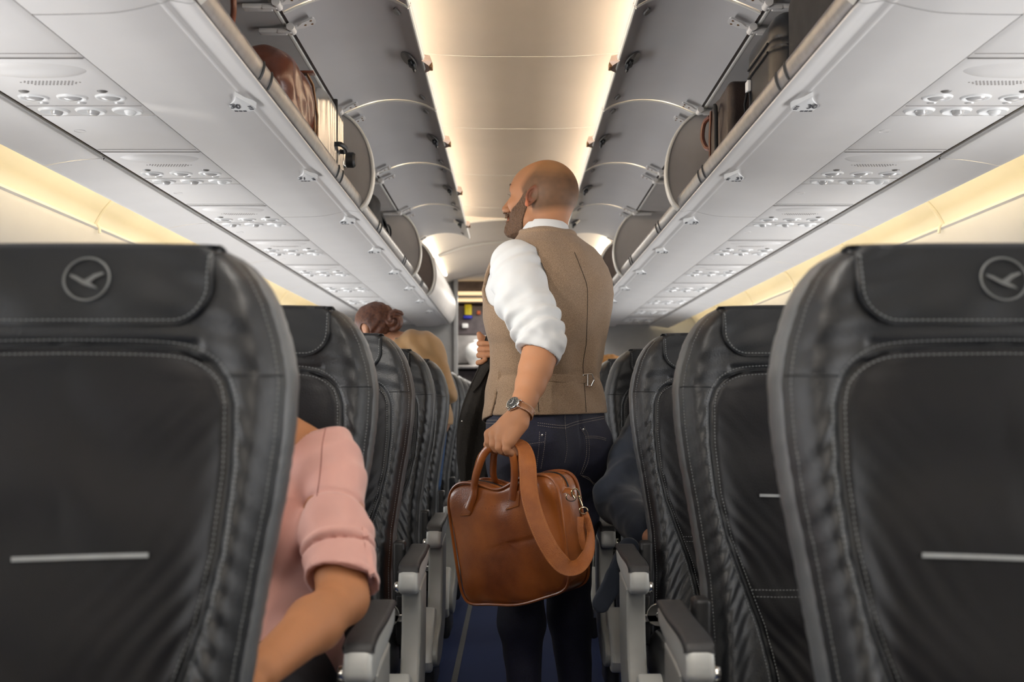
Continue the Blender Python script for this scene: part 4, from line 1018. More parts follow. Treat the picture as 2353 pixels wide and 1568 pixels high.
def skin_col(V):
    c = np.tile(SK, (len(V), 1)); q = hloc(V); hd = (V[:, 2] > 1.50)
    n1 = vnoise(V, 90, 3)*0.5+0.5; n2 = vnoise(V, 28, 4)*0.5+0.5
    c *= (0.93+0.12*n2)[:, None]
    x, y, z = q[:, 0], np.abs(q[:, 1]), q[:, 2]
    # shaved hair zone: behind the hairline, above the nape
    edge = x-(0.046-0.5*np.clip(z-0.02, -0.03, 0.08))+(0.012*n2)
    nape = -(z+0.072+0.25*np.clip(x+0.02, -0.1, 0))
    low = np.interp(x, [-0.03, -0.005, 0.010, 0.020, 0.032, 0.05], [-0.2, -0.03, -0.03, -0.02, 0.002, 0.03])
    hz_ = np.clip(-edge/0.026, 0, 1)*np.clip(-nape/0.022, 0, 1)*np.clip((z-low)/0.02+0.5, 0, 1)
    crown = np.clip((z-0.055)/0.04, 0, 1)*0.55
    hz_ = hz_*(1-crown)*hd
    st = np.array([0.105, 0.060, 0.034]); k = (hz_*(0.80+0.14*n1))[:, None]; c = c*(1-k)+st*k
    # crown a little more orange
    kk = (np.clip((z-0.04)/0.05, 0, 1)*hd*0.5)[:, None]; c = c*(1-kk)+np.array([0.50, 0.25, 0.10])*kk
    # beard shadow
    b = beard_mask(q)*hd; k = (b*0.85)[:, None]; c = c*(1-k)+np.array([0.13, 0.070, 0.038])*k
    # brows, lips, ears, nostrils
    br = np.exp(-(((z-0.013-0.05*(0.085-x)*0)/0.0055)**2))*np.clip((x-0.066)/0.01, 0, 1)*(y > 0.012)*(y < 0.052)*hd; k = (br*0.85)[:, None]; c = c*(1-k)+np.array([0.05, 0.028, 0.018])*k
    ey = np.exp(-((z+0.0145)/0.0022)**2)*np.exp(-((y-0.032)/0.014)**4)*(x > 0.078)*hd; k = (ey*0.9)[:, None]; c = c*(1-k)+np.array([0.02, 0.012, 0.01])*k
    lp = np.exp(-((z+0.0815)/0.009)**2)*(x > 0.098)*(y < 0.022)*hd; k = (lp*0.6)[:, None]; c = c*(1-k)+np.array([0.42, 0.14, 0.11])*k
    er = (np.clip((y-0.0815)/0.003, 0, 1)*hd*np.clip((0.045-np.hypot(x+0.01, z+0.018))/0.01, 0, 1))[:, None]; c = c*(1-er)+c*np.array([1.2, 0.80, 0.76])*er
    ho = (V[:, 2] < 1.3); c[ho] = c[ho]*np.array([1.2, 1.2, 1.2])
    return np.clip(c, 0, 1)
def beard_mask(q):
    x, y, z = q[:, 0], np.abs(q[:, 1]), q[:, 2]
    up = np.interp(x, [0.0, 0.012, 0.03, 0.05, 0.075, 0.10, 0.13], [0.012, 0.004, -0.022, -0.046, -0.066, -0.064, -0.062])
    a = np.clip((up-z)/0.014+0.5, 0, 1)
    back = np.clip((x-(0.008+0.25*np.clip(-z-0.05, 0, 0.1)))/0.008, 0, 1)
    low = np.clip((z+0.142)/0.01, 0, 1)
    lips = 1-np.exp(-((z+0.0815)/0.0095)**2)*(x > 0.094)*(y < 0.026)
    und = np.clip(1-(-(z+0.118)/0.02)*(x < 0.05), 0, 1)
    return a*back*low*lips*und
man = empty('person', 'bald bearded man in a brown waistcoat and rolled white sleeves standing in the aisle', 'person', (0.076, 3.25, 0))
def keep(o, parent):
    """parent an object built in world coordinates"""
    o.parent = parent; o.matrix_parent_inverse = Matrix.Translation(-parent.location); return o
lo_h = HC-0.20; hi_h = HC+0.17
neck_fn = lambda p: np.maximum(smin(sd_headneck(p), sd_stack(p, STA), 0.03), 1.44-p[:, 2])
fore_fn = lambda p: np.maximum(smin(arm_l(p), hand_l(p), 0.012), p[:, 2]-1.19)
hr_fn = lambda p: smin(hand_r(p), sd_cap(p, RWR, REL, 0.030, 0.043), 0.012)
hr_clip = lambda p: np.maximum(hr_fn(p), p[:, 0]-0.06)
bod = sdf_mesh('body', None, m='skin', colfn=skin_col, patches=[
    (lambda p: np.maximum(np.maximum(body_fn(p), p[:, 2]-1.47), -(sd_cap(p, LFA[2], LFA[-1], 0.09, 0.09))), (-0.32, 2.75, 0.0), (0.45, 3.72, 1.50), 0.0085),
    (neck_fn, (HC[0]-0.17, HC[1]-0.17, 1.43), (HC[0]+0.17, HC[1]+0.17, HC[2]+0.12), 0.0026),
    (fore_fn, (-0.14, 2.75, 0.84), (0.14, 3.06, 1.20), 0.0026),
    (hr_clip, (-0.18, 3.36, 1.08), (0.08, 3.62, 1.28), 0.003)])
keep(bod, man)
def beard_fn(p):
    q = hloc(p); th = 0.0038+0.0016*vnoise(p, 420, 8)+0.0014*vnoise(p, 150, 9)
    mk = beard_mask(q); return np.maximum(sd_head(p)-th*np.clip(mk*1.4, 0, 1)*np.clip((0.012-q[:, 2])/0.05, 0.05, 1), (0.35-mk)*0.02)
keep(sdf_mesh('beard', beard_fn, (HC[0]-0.15, HC[1]-0.12, HC[2]-0.16), (HC[0]+0.05, HC[1]+0.15, HC[2]+0.03), 0.0024, 'beard'), man)
# eyelashes on the near eye
mb = MB()
for i in range(9):
    y = 0.022+0.0026*i; a = hpt(0.0895-0.16*(y-0.03)**1*0.6, y, -0.0115); b = a+HR@np.array([0.008, 0.002, 0.003])
    mb.tube([a, b], [0.0007, 0.0003], 5)
keep(mb.build('eyelashes', 'beard'), man)
for s_ in (1, -1):
    bp_ = proj(sd_head, [hpt(x, s_*y, z) for x, y, z in spline([(0.104, 0.010, 0.016), (0.098, 0.024, 0.020), (0.085, 0.038, 0.019), (0.075, 0.047, 0.013)], 16)], 0.0012)
    keep(MB().tube(bp_, [0.0024]*10+[0.0022, 0.002, 0.0018, 0.0015, 0.0012, 0.0008], 8).build('eyebrow', 'beard'), man)
# --- jeans
def jeans_fn(p):
    d = smin(sd_stack(p, STA[:7]), legs(p), 0.03)-0.006
    q = p-BC; u = q@BR; v = q@BF
    fold = 0.0035*np.sin(p[:, 2]*95+8*u+2*np.sin(u*30))*np.exp(-((p[:, 2]-0.74)/0.05)**2)+0.003*vnoise(p, 22, 11)
    seam = 0.004*np.exp(-(u/0.006)**2)*(v < 0)*(p[:, 2] > 0.80)
    return np.maximum(d+fold+seam, np.maximum(p[:, 2]-1.035, 0.07-p[:, 2]))
jn = keep(sdf_mesh('jeans', jeans_fn, (-0.25, 2.95, 0.05), (0.42, 3.55, 1.06), 0.0075, 'denim'), man)
js = MB()
for pr in ([(1237, 978), (1275, 983), (1298, 984)], [(1237, 972), (1275, 977), (1298, 978)], [(1300, 984), (1330, 974), (1388, 962)], [(1300, 978), (1330, 968), (1388, 957)],
           [(1298, 950), (1299, 985), (1303, 1030), (1298, 1062)],
           [(1334, 984), (1346, 1005), (1348, 1040), (1343, 1065), (1333, 1092)], [(1343, 982), (1352, 1003), (1354, 1040), (1350, 1065), (1338, 1090)],
           [(1346, 1003), (1370, 1003), (1392, 1008)], [(1346, 1007), (1370, 1007), (1392, 1012)],
           [(1336, 1093), (1352, 1098), (1365, 1111), (1380, 1111), (1393, 1104)], [(1340, 1096), (1355, 1104), (1366, 1115), (1380, 1115), (1393, 1109)],
           [(1240, 994), (1238, 1030), (1233, 1078)], [(1254, 995), (1250, 1035), (1243, 1078)], [(1215, 1021), (1250, 1016)],
           [(1111, 965), (1125, 966), (1142, 966)], [(1111, 972), (1125, 973), (1142, 973)]):
    t_ = seam_line('', jeans_fn, pr, None, None, 0.00085, sp=0.006); js.add(t_.v, t_.f)
keep(js.build('jeans_stitching', 'denim_thread', None, False), man)['kind'] = 'stuff'
mb = MB()
for x, y in ((1246, 1001), (1341, 988)):
    c = camproj(jeans_fn, [P(x, y, 3.1)], 0.0005)[0]; mb = MB().lathe([(0, -0.002), (0.0035, -0.0015), (0.0045, 0.001)], (0, 0, 0), 'y', 16); mb.xf(Matrix.Translation(c)); keep(mb.build('pocket_rivet', 'steel'), man)
# --- shirt
def shirt_fn(p):
    z = p[:, 2]; d = sd_stack(p, STA)-0.004
    d = np.maximum(d, z-1.512)
    s = chain(p, LS, [0.070, 0.073, 0.077, 0.071, 0.063], 0.02)
    s = smin(s, chain(p, LFA[:2], [0.062, 0.054], 0.01), 0.03)
    s = smin(s, sd_cap(p, L2W(-0.125, -0.025, 1.425), LS[0], 0.060, 0.068), 0.03)
    # folds: diagonal pulls on the upper arm, creases at the elbow
    ax = LS[4]-LS[0]; L = np.linalg.norm(ax); ax = ax/L; t = (p-LS[0])@ax/L
    side = p[:, 0]*6
    w1 = np.sin(26*t+9*p[:, 0]*3+1.5*np.sin(t*7))*np.interp(t, [-0.1, 0.15, 0.5, 0.75, 1.0, 1.3], [0.3, 0.9, 0.7, 1.1, 1.5, 0.5])
    w2 = vnoise(p, 17, 21)*1.1+vnoise(p, 38, 22)*0.5
    s = s+0.0040*w1+0.0060*w2*np.interp(t, [0, 0.5, 0.8, 1.1], [0.35, 0.6, 1.2, 1.0])
    s = s-0.0035*np.exp(-((t-0.80)/0.035)**2)*np.sin(p[:, 0]*70)+0.004*np.exp(-((t-0.72)/0.03)**2)*(0.5+0.5*np.sin(p[:, 0]*55+1))
    # rolled cuff
    ca = LFA[1]-LFA[0]; ca /= np.linalg.norm(ca); tc = (p-LFA[0])@ca; tcs = tc-0.25*(p[:, 0]-LFA[1][0])*1.0
    s = s-0.0045*np.clip(np.exp(-((tcs-0.045)/0.009)**2), 0, 1)*0.6-0.003*np.exp(-((tcs-0.020)/0.008)**2)
    s = np.maximum(s, tcs-0.056)
    inner = chain(p, LFA[:3], [0.045, 0.0485, 0.0475]); 
    s = np.where(tcs > 0.030, np.maximum(s, -(inner-0.0005)), s)
    d = smin(d, s, 0.012)
    r_ = chain(p, [RSH, (RSH+REL)/2, REL, REL*0.55+RWR*0.45], [0.064, 0.064, 0.058, 0.050], 0.02)+0.004*vnoise(p, 20, 5)
    d = smin(d, r_, 0.015)
    return np.maximum(d, 1.00-z)
sh = keep(sdf_mesh('shirt', shirt_fn, (-0.20, 2.84, 0.98), (0.42, 3.62, 1.53), 0.0050, 'shirt'), man)
# stand collar folded down
def collar():
    pts_b = []; n = 56; mb = MB(); rows = [(0.0, 0.062, 1.500), (0.0005, 0.0615, 1.53), (0.001, 0.0615, 1.556), (0.003, 0.064, 1.5625), (0.006, 0.068, 1.557), (0.010, 0.075, 1.535), (0.013, 0.0835, 1.508)]
    vs = []
    tilt = lambda x, y: 0.0
    for g, r, z in rows:
        for i in range(n):
            a = 2*PI*i/n; c, s_ = math.cos(a), math.sin(a)
            front = max(0, s_)
            u = -0.010+r*1.02*c; v = 0.000+r*1.06*s_
            zz = z-0.030*front-0.16*(u+0.01)*0.35+(0.006 if s_ < -0.3 else 0)*(1 if z > 1.53 else 0)
            w = L2W(u, v-0.004, zz); vs.append(tuple(w))
    k = len(rows); fs = [(i*n+j, i*n+(j+1) % n, (i+1)*n+(j+1) % n, (i+1)*n+j) for i in range(k-1) for j in range(n)]
    o = mb.add(vs, fs).build('collar', 'shirt', None, True, 80); md = o.modifiers.new('s', 'SOLIDIFY'); md.thickness = 0.002
    return o
keep(collar(), man)
mb = MB(); mb.tube([L2W(-0.010+0.0795*math.cos(a), -0.004+0.082*math.sin(a), 1.5185-0.03*max(0, math.sin(a))-0.056*(0.0795*math.cos(a))) for a in np.linspace(PI*1.02, PI*2.02, 40)], 0.0028, 8)
keep(mb.build('tie_band', 'navy_trim'), man)
# --- waistcoat
def vest_fn(p, cut=True):
    z = p[:, 2]; q = p-BC; u = q@BR; v = q@BF
    d = sd_stack(p, STA)-0.0175
    fold = 0.0035*np.sin(u*46+z*34+1.6*np.sin(z*19))*np.exp(-((z-1.13)/0.10)**2)+0.0032*np.sin(u*38-z*26)*np.exp(-((z-1.25)/0.08)**2)+0.0025*vnoise(p, 16, 31)
    fold += 0.004*np.exp(-((z-1.105)/0.012)**2)*(v < 0)
    d = d+np.clip(fold*1.7, -0.009, 0.0085); d0 = d
    if cut:
        neck = sd_cap(p, L2W(-0.010, 0.0, 1.40), L2W(-0.010, 0.0, 1.70), 0.0775, 0.0775)
        neck = np.maximum(neck, 1.503-z-0.25*v+0.10*u)                # higher at the nape
        d = np.maximum(d, -np.maximum(neck, 1.494-z-0.40*np.maximum(v, 0)))
        vn = np.where(v > 0.02, (z-1.18-np.abs(u)*2.6), -1.0); d = np.maximum(d, np.where(vn > 0, 0.01, -1))
        al = sd_cap(p, L2W(-0.215, -0.035, 1.435), L2W(-0.215, 0.0, 1.365), 0.068, 0.060)
        al = np.minimum(al, sleeve_l(p, 0.006)+0.0)
        ar = sd_cap(p, L2W(0.225, 0.045, 1.40), L2W(0.235, 0.06, 1.28), 0.055, 0.055)
        ar = np.minimum(ar, sd_cap(p, RSH, REL, 0.074, 0.062)+0.006)
        d = np.maximum(d, -al); d = np.maximum(d, -ar)
    hem = 0.992-0.03*np.clip((v-0.02)/0.12, 0, 1)+0.02*np.clip(u/0.2, -1, 1)*0.2
    d = np.maximum(d, hem-z)
    # side vent on his left
    vent = np.maximum(np.abs(v-0.004-(1.065-z)*0.16)-(0.0012+(1.065-z)*0.055), np.maximum(z-1.062, u))
    d = np.maximum(d, -vent)
    # hollow underneath
    return np.maximum(d, -(d0+0.0105))
vs_o = keep(sdf_mesh('waistcoat', vest_fn, (-0.19, 3.0, 0.95), (0.36, 3.52, 1.56), 0.0042, 'tweed'), man)
vo = lambda p: vest_fn(p, False)
sm = MB()
for pr in ([(1320, 580), (1340, 630), (1349, 660), (1350, 700), (1349, 740), (1347, 790), (1340, 840), (1344, 900), (1347, 948)], [(1235, 880), (1236, 915), (1238, 948)]):
    t_ = seam_line('', vest_fn, pr, None, None, 0.0009, False, 60, start=2.9, lift=0.0004); sm.add(t_.v, t_.f)
keep(sm.build('waistcoat_seam', mat('tweed_shadow_thread', (0.035, 0.024, 0.016), 0.9, noise=0.2)), man)
# cinch strap with buckle
cp = camproj(vest_fn, jl([(1262, 868), (1290, 870), (1318, 872), (1345, 873), (1362, 876), (1374, 881)], 3.1, 24), 0.0045, 2.9)
cs_ = MB().strap(cp[:20], (-0.1, -1, 0), [0.0225]*14+[0.019]*6, 0.004).build('cinch_strap', 'tweed'); keep(cs_, man)
bc = cp[15]; bk_ = MB()
for a, b in (((-0.013, 0.016), (0.012, 0.018)), ((0.012, 0.018), (0.019, 0.0)), ((0.019, 0.0), (0.010, -0.019)), ((0.010, -0.019), (-0.013, -0.017)), ((-0.013, -0.017), (-0.013, 0.016)), ((0.0, 0.017), (0.0, -0.017))):
    bk_.cyl(bc+Vector((a[0], -0.006, a[1])), bc+Vector((b[0], -0.006+(0.004 if a[0] > 0 else 0), b[1])), 0.0018, n=8)
keep(bk_.build('buckle', 'steel'), man)['label'] = 'small silver buckle on the back strap'
# shoes
for k in (0, 1):
    a = LEG[k][2]; f = lambda p, a=a: np.maximum(smin(sd_ell(p, a+BF*0.05+np.array([0, 0, -0.095]), (0.055, 0.055, 0.05)), sd_cap(p, a+BF*0.04+np.array([0, 0, -0.10]), a+BF*0.17+np.array([0, 0, -0.108]), 0.046, 0.036), 0.02), 0.002-p[:, 2])
    keep(sdf_mesh('shoe', f, a+np.array([-0.26, -0.12, -0.14]), a+np.array([0.12, 0.26, 0.0]), 0.009, 'shoe'), man)
# ------------------------------------------------------------------ wristwatch and bracelet
wd = (LFA[5]-LFA[4]); wd /= np.linalg.norm(wd); wc = np.array(P(1197, 946, 2.865))
camv = np.array(CAM)-wc; camv /= np.linalg.norm(camv)
dn = Vector((-0.64, -0.76, 0.05)); dn = (dn-Vector(wd)*dn.dot(Vector(wd))).normalized(); dial_c = wc+np.array(dn)*0.0372
watch = empty('wristwatch', 'steel watch with dark dial and brown strap on the left wrist of the standing man', 'watch', tuple(dial_c))
tx = Vector(wd).cross(dn).normalized()
WM = Matrix(((tx.x, wd[0], dn.x), (tx.y, wd[1], dn.y), (tx.z, wd[2], dn.z))).to_4x4()
def wl(mb, name, m, parent=watch): mb.xf(WM); return mb.build(name, m, parent)
cse = wl(MB().lathe([(0.0, -0.006), (0.016, -0.006), (0.0195, -0.002), (0.0200, 0.002), (0.0190, 0.0042), (0.0172, 0.0048), (0.0170, 0.0036), (0.0, 0.0034)], n=40), 'case', 'steel')
wl(MB().lathe([(0.0, 0.0037), (0.0168, 0.0037), (0.0168, 0.0032)], n=40), 'dial', mat('dial_grey', (0.035, 0.034, 0.030), 0.35, noise=0.15, nscale=400, coat=0.6), cse)
mk = MB()
for i in range(12):
    a = 2*PI*i/12; mk.box((0.0138*math.cos(a), 0.0138*math.sin(a), 0.0040), (0.0026, 0.0013, 0.0004), rot=Matrix.Rotation(a, 3, 'Z'))
wl(mk, 'hour_marks', mat('lume', (0.55, 0.50, 0.35), 0.6, noise=0.05), cse)
wl(MB().box((0.0, -0.0045, 0.0044), (0.0016, 0.010, 0.0004)).box((0.0035, 0.002, 0.0044), (0.008, 0.0018, 0.0004), rot=Matrix.Rotation(0.5, 3, 'Z')), 'watch_hands', 'white', cse)
wl(MB().lathe([(0, 0), (0.0028, 0), (0.0030, 0.003), (0.0022, 0.004), (0, 0.004)], (0, 0, 0), 'y', 14).xf(Matrix.Translation((0.006, 0.0195, 0))), 'crown', 'steel')
wl(MB().box((0.0175, 0.0095, -0.002), (0.010, 0.003, 0.005), .001).box((0.0175, -0.0095, -0.002), (0.010, 0.003, 0.005), .001).box((-0.0175, 0.0095, -0.002), (0.010, 0.003, 0.005), .001).box((-0.0175, -0.0095, -0.002), (0.010, 0.003, 0.005), .001), 'lugs', 'steel')
M['watch_strap'] = mat('brown_watch_strap', (0.30, 0.13, 0.055), 0.45, noise=0.15, nscale=70, bump=0.3)
R_ = 0.0350; cc = Vector(wc)
sp_ = []
for a in np.linspace(0.62, 2*PI-0.62, 40): sp_.append(cc+dn*math.cos(a)*R_*0.97+tx*math.sin(a)*R_-Vector(dial_c))
wst = MB().strap(sp_, [(p+Vector(dial_c)-cc).normalized() for p in sp_], 0.0205, 0.0030).build('strap', 'watch_strap', watch)
st_ = MB()
for o_ in (-0.0082, 0.0082):
    t_ = stitch([p+Vector(wd)*o_+(p+Vector(dial_c)-cc).normalized()*0.0017 for p in sp_], 0.0042, 0.0024, 0.00045); st_.add(t_.v, t_.f)
st_.build('strap_stitching', 'cream', wst, False)['kind'] = 'stuff'
brc = MB(); b0 = Vector(LFA[4]*0.35+LFA[5]*0.65)
brc.tube([b0+dn*math.cos(a)*0.0355+tx*math.sin(a)*0.0365+Vector(wd)*(0.008*math.cos(a+2.2)) for a in np.linspace(0, 2*PI, 60)], 0.0009, 6, False)
tag(brc.build('bracelet', mat('dark_red_cord', (0.10, 0.015, 0.03), 0.6, noise=0.4, nscale=60)), 'thin dark red cord bracelet above the wristwatch', 'bracelet')
# ------------------------------------------------------------------ tan leather briefcase held by the man
TL, BL, BR_, TR = P(1024, 1122, 3.06), P(1066, 1400, 3.05), P(1314, 1368, 2.80), P(1278, 1084, 2.80)
NB_ = (TR-TL+BR_-BL).cross(TL-BL).normalized(); NB_ = -NB_ if NB_.y > 0 else NB_           # front normal (towards the camera)
TH = 0.088
bag = empty('briefcase', 'tan leather briefcase hanging from the left hand of the standing man', 'bag', tuple((BL+BR_)/2-NB_*TH/2))
def bpt(a, b, n):
    p = TL.lerp(TR, a)*b+BL.lerp(BR_, a)*(1-b)
    sag = -0.026*math.exp(-((a-0.50)/0.15)**2)*max(0, (b-0.55)/0.45)**1.5+0.010*math.exp(-((a-0.12)/0.12)**2)*max(0, b-0.7)/0.3
    sag += 0.006*math.sin(a*9)*max(0, 0.15-b)/0.15
    return p+Vector((0, 0, sag))+NB_*n
def outl(t, rho=1.0, e=6.5):
    c, s_ = math.cos(t), math.sin(t); r = (abs(c)**e+abs(s_)**e)**(-1/e)
    return 0.5+0.5*rho*r*c, 0.5+0.5*rho*r*s_
def bag_wr(a, b):
    v = 0.0045*math.sin(a*7+b*9)*math.exp(-((b-0.9)/0.15)**2)+0.003*math.sin(a*16-b*5)*math.exp(-((a-0.08)/0.12)**2)
    v += -0.006*math.exp(-((a-0.50)/0.10)**2-((b-0.86)/0.10)**2)-0.003*math.exp(-((b-0.42-0.10*a)/0.02)**2)*math.exp(-((a-0.6)/0.2)**2)
    v += 0.002*math.sin(a*23+math.sin(b*12)*2)*math.exp(-((b-0.03)/0.08)**2)
    return v
mb = MB(); NT = 132; rh = [1.0, 0.985, 0.96, 0.92, 0.86, 0.78, 0.68, 0.56, 0.43, 0.30, 0.17, 0.06]; pts = []
rings = []
for side in (1, -1):
    rr = rh if side == 1 else rh[::-1]
    for r in rr:
        ring = []
        for i in range(NT):
            a, b = outl(2*PI*i/NT, r); bul = 0.015*(1-(2*a-1)**4)*(1-(2*b-1)**4)-0.006*math.exp(-((1-r)/0.03)**2)
            n = (0.0 if side == 1 else -TH)+side*(bul*(1 if side == 1 else 0.5)+(bag_wr(a, b) if side == 1 else 0))
            ring.append(tuple(bpt(a, b, n)))
        rings.append((side, r, ring))
front = [r for s_, _, r in rings if s_ == 1]; back = [r for s_, _, r in rings if s_ == -1]
gus = []
for k in range(1, 9):
    f = k/9; ring = []
    for i in range(NT):
        a, b = outl(2*PI*i/NT, 1.0+0.012*math.sin(PI*f)*(1 if b_ok else 1) if (b_ok := True) else 1)
        w_ = 0.004*math.sin(a*20+f*7)*math.sin(b*17)*math.sin(PI*f) if a > 0.9 else 0
        ring.append(tuple(bpt(a+w_, b, -0.003-(TH-0.006)*f)))
    gus.append(ring)
allr = front[::-1]+gus+back[::-1]
vs = [p for r in allr for p in r]; nr = len(allr)
fs = [(i*NT+j, i*NT+(j+1) % NT, (i+1)*NT+(j+1) % NT, (i+1)*NT+j) for i in range(nr-1) for j in range(NT)]
c0 = len(vs); vs.append(tuple(bpt(0.5, 0.5, 0.015+bag_wr(.5, .5)))); vs.append(tuple(bpt(0.5, 0.5, -TH-0.011)))
fs += [(c0, (j+1) % NT, j) for j in range(NT)]+[(c0+1, (nr-1)*NT+j, (nr-1)*NT+(j+1) % NT) for j in range(NT)]
bb = keep(mb.add(vs, fs).build('bag_body', 'tan', None, True, 70), bag)
for n in (0.0, -TH):
    o = MB().tube([bpt(*outl(2*PI*i/120, 1.008), n) for i in range(121)], 0.0042, 8, False).build('piping', 'tan'); keep(o, bag)
zl = [bpt(*outl(t, 1.018), -TH*0.50) for t in np.linspace(0.62, PI-0.5, 60)]
keep(MB().strap(zl, [(Vector(p)-bpt(.5, .5, -TH*.5)).normalized() for p in zl], 0.0045, 0.002).build('zip', 'black'), bag)
for dn_ in (-0.013, 0.013):
    keep(stitch([bpt(*outl(t, 1.016), -TH*0.5+dn_) for t in np.linspace(0.62, PI-0.5, 80)], 0.006, 0.0036, 0.0007).build('zip_stitching', 'tan_thread', None, False), bag)['kind'] = 'stuff'
# gusset tab and reinforcing corner
tb = [bpt(*outl(t, 1.022), -TH*0.5) for t in np.linspace(-0.52, -0.70, 12)]
# handles ------------------------------------------------
def ab(px, py):
    """bag face coordinates nearest to a pixel, on the front surface"""
    best = None
    for a in np.linspace(0, 1, 41):
        for b in np.linspace(0, 1, 41):
            q = bpt(a, b, 0.014); x = CX+(q.x-CAM[0])*F_PX/q.y; y = CY-(q.z-CAM[2])*F_PX/q.y; e = (x-px)**2+(y-py)**2
            if best is None or e < best[0]: best = (e, a, b)
    return best[1], best[2]
def fsurf(a, b, lift=0.0):
    bul = 0.015*(1-(2*a-1)**4)*(1-(2*b-1)**4); return bpt(a, b, bul+bag_wr(a, b)+lift)
def patch(pxs, nm):
    """sewn leather patch: polygon of pixels laid on the bag face"""
    pl = [ab(*p) for p in pxs]; m_ = MB(); ca = sum(p[0] for p in pl)/len(pl); cb = sum(p[1] for p in pl)/len(pl)
    k = []; n = len(pl)
    for i in range(n):
        for f in np.linspace(0, 1, 6)[:-1]: k.append((pl[i][0]*(1-f)+pl[(i+1) % n][0]*f, pl[i][1]*(1-f)+pl[(i+1) % n][1]*f))
    n = len(k); rngs = []
    for r, l in ((1.0, -0.001), (1.0, 0.0022), (0.9, 0.0030), (0.6, 0.003), (0.3, 0.003)): rngs += [tuple(fsurf(ca+(a-ca)*r, cb+(b-cb)*r, l)) for a, b in k]
    rngs.append(tuple(fsurf(ca, cb, 0.003)))
    m_.add(rngs, [(i*n+j, i*n+(j+1) % n, (i+1)*n+(j+1) % n, (i+1)*n+j) for i in range(4) for j in range(n)]+[(4*n+j, 4*n+(j+1) % n, 5*n) for j in range(n)])
    o = keep(m_.build(nm, 'tan', None, True, 50), bag)
    t_ = stitch([fsurf(ca+(a-ca)*0.86, cb+(b-cb)*0.88, 0.0034) for a, b in k+[k[0]]], 0.0055, 0.0033, 0.0007).build('patch_stitching', 'tan_thread', None, False); keep(t_, bag)
    t_['kind'] = 'stuff'; return o
patch([(1077, 1148), (1093, 1142), (1088, 1180), (1080, 1188), (1058, 1184), (1066, 1165)], 'handle_patch')
patch([(1170, 1134), (1190, 1128), (1189, 1165), (1158, 1173), (1160, 1155)], 'handle_patch')
def rolled(nm, pts, r=0.0092, mt='tan'):
    """rolled handle with a flat stitched flange"""
    q = [Vector(p) for p in spline([tuple(p) for p in pts], 64)]
    m_ = MB().tube(q, r, 12, True, flat=(1.35, 0.60), up=NB_); o = keep(m_.build(nm, mt), bag)
    t_ = stitch([p+NB_*r*0.66+Vector((0.003, 0, 0)) for p in q[3:-3]], 0.0055, 0.0033, 0.0007).build('handle_stitching', 'tan_thread', None, False); keep(t_, bag); t_['kind'] = 'stuff'
    return o
f1 = fsurf(*ab(1078, 1172), 0.004); f2 = fsurf(*ab(1175, 1150), 0.004)
rolled('front_handle', [f1, fsurf(*ab(1086, 1142), 0.006), P(1090, 1112, 2.975), P(1101, 1070, 2.935), P(1113, 1042, 2.915), P(1130, 1027, 2.895), P(1152, 1029, 2.872), P(1171, 1035, 2.855), P(1180, 1058, 2.855), P(1182, 1095, 2.87), fsurf(*ab(1180, 1128), 0.006), f2])
bk1 = bpt(0.36, 0.93, -TH-0.004); bk2 = bpt(0.72, 0.93, -TH-0.004)
rolled('back_handle', [bk1, P(1136, 1100, 3.00), P(1134, 1060, 2.96), P(1138, 1036, 2.925), P(1152, 1026, 2.895), P(1172, 1028, 2.87), P(1192, 1060, 2.885), P(1203, 1100, 2.90), bk2])
# maker's mark stamped in the leather (unreadable small lettering)
mk_ = MB()
for i, (w1, h1) in enumerate([(0.0035, 0.006), (0.003, 0.005), (0.0035, 0.0055), (0.003, 0.005), (0.0035, 0.0055), (0.003, 0.006)]):
    a, b = ab(1113+3.6*i, 1170-0.6*i); c = fsurf(a, b, 0.0004)
    mk_.tube([c+Vector((0, 0, -h1/2)), c+Vector((w1*0.5, 0, 0)), c+Vector((0, 0, h1/2))], 0.0005, 5)
keep(mk_.build('stamped_mark', mat('stamp_brown', (0.10, 0.03, 0.01), 0.6, noise=0.1), None, False), bag)['kind'] = 'stuff'
# shoulder strap ------------------------------------------------
sp3 = [(1094, 1128, 3.10), (1088, 1104, 3.07), (1094, 1068, 3.02), (1110, 1036, 2.965), (1135, 1018, 2.925), (1165, 1012, 2.89), (1190, 1016, 2.865), (1207, 1036, 2.85), (1213, 1078, 2.825), (1215, 1120, 2.80), (1223, 1165, 2.775), (1243, 1222, 2.745), (1270, 1272, 2.725),
       (1302, 1304, 2.715), (1332, 1300, 2.72), (1352, 1268, 2.735), (1357, 1232, 2.755), (1352, 1204, 2.775), (1344, 1180, 2.79)]
nrm = [(-.4, .2, .2), (-.6, 0, .3), (-.6, -.3, .5), (-.3, -.4, .8), (0, -.4, .9), (.2, -.5, .8), (.5, -.6, .6), (.45, -.85, .2), (-.15, -1, 0), (-.25, -1, 0), (-.3, -1, .05), (-.3, -1, .1), (-.3, -1, .2),
       (-.3, -.8, .6), (-.5, -.7, .4), (-.75, -.65, .0), (-.8, -.6, 0), (-.7, -.7, 0), (-.6, -.8, 0)]
q = spline([tuple(P(*p))+n for p, n in zip(sp3, nrm)], 110)
sq = [Vector(p[:3]) for p in q]; sn = [Vector(p[3:]).normalized() for p in q]
wid = [float(np.interp(i, [0, 40, 55, 90, 100, 109], [0.034, 0.044, 0.048, 0.044, 0.026, 0.020])) for i in range(110)]
so_ = keep(MB().strap(sq, sn, wid, 0.0032).build('shoulder_strap', 'tan_strap', None, True, 50), bag)
st_ = MB()
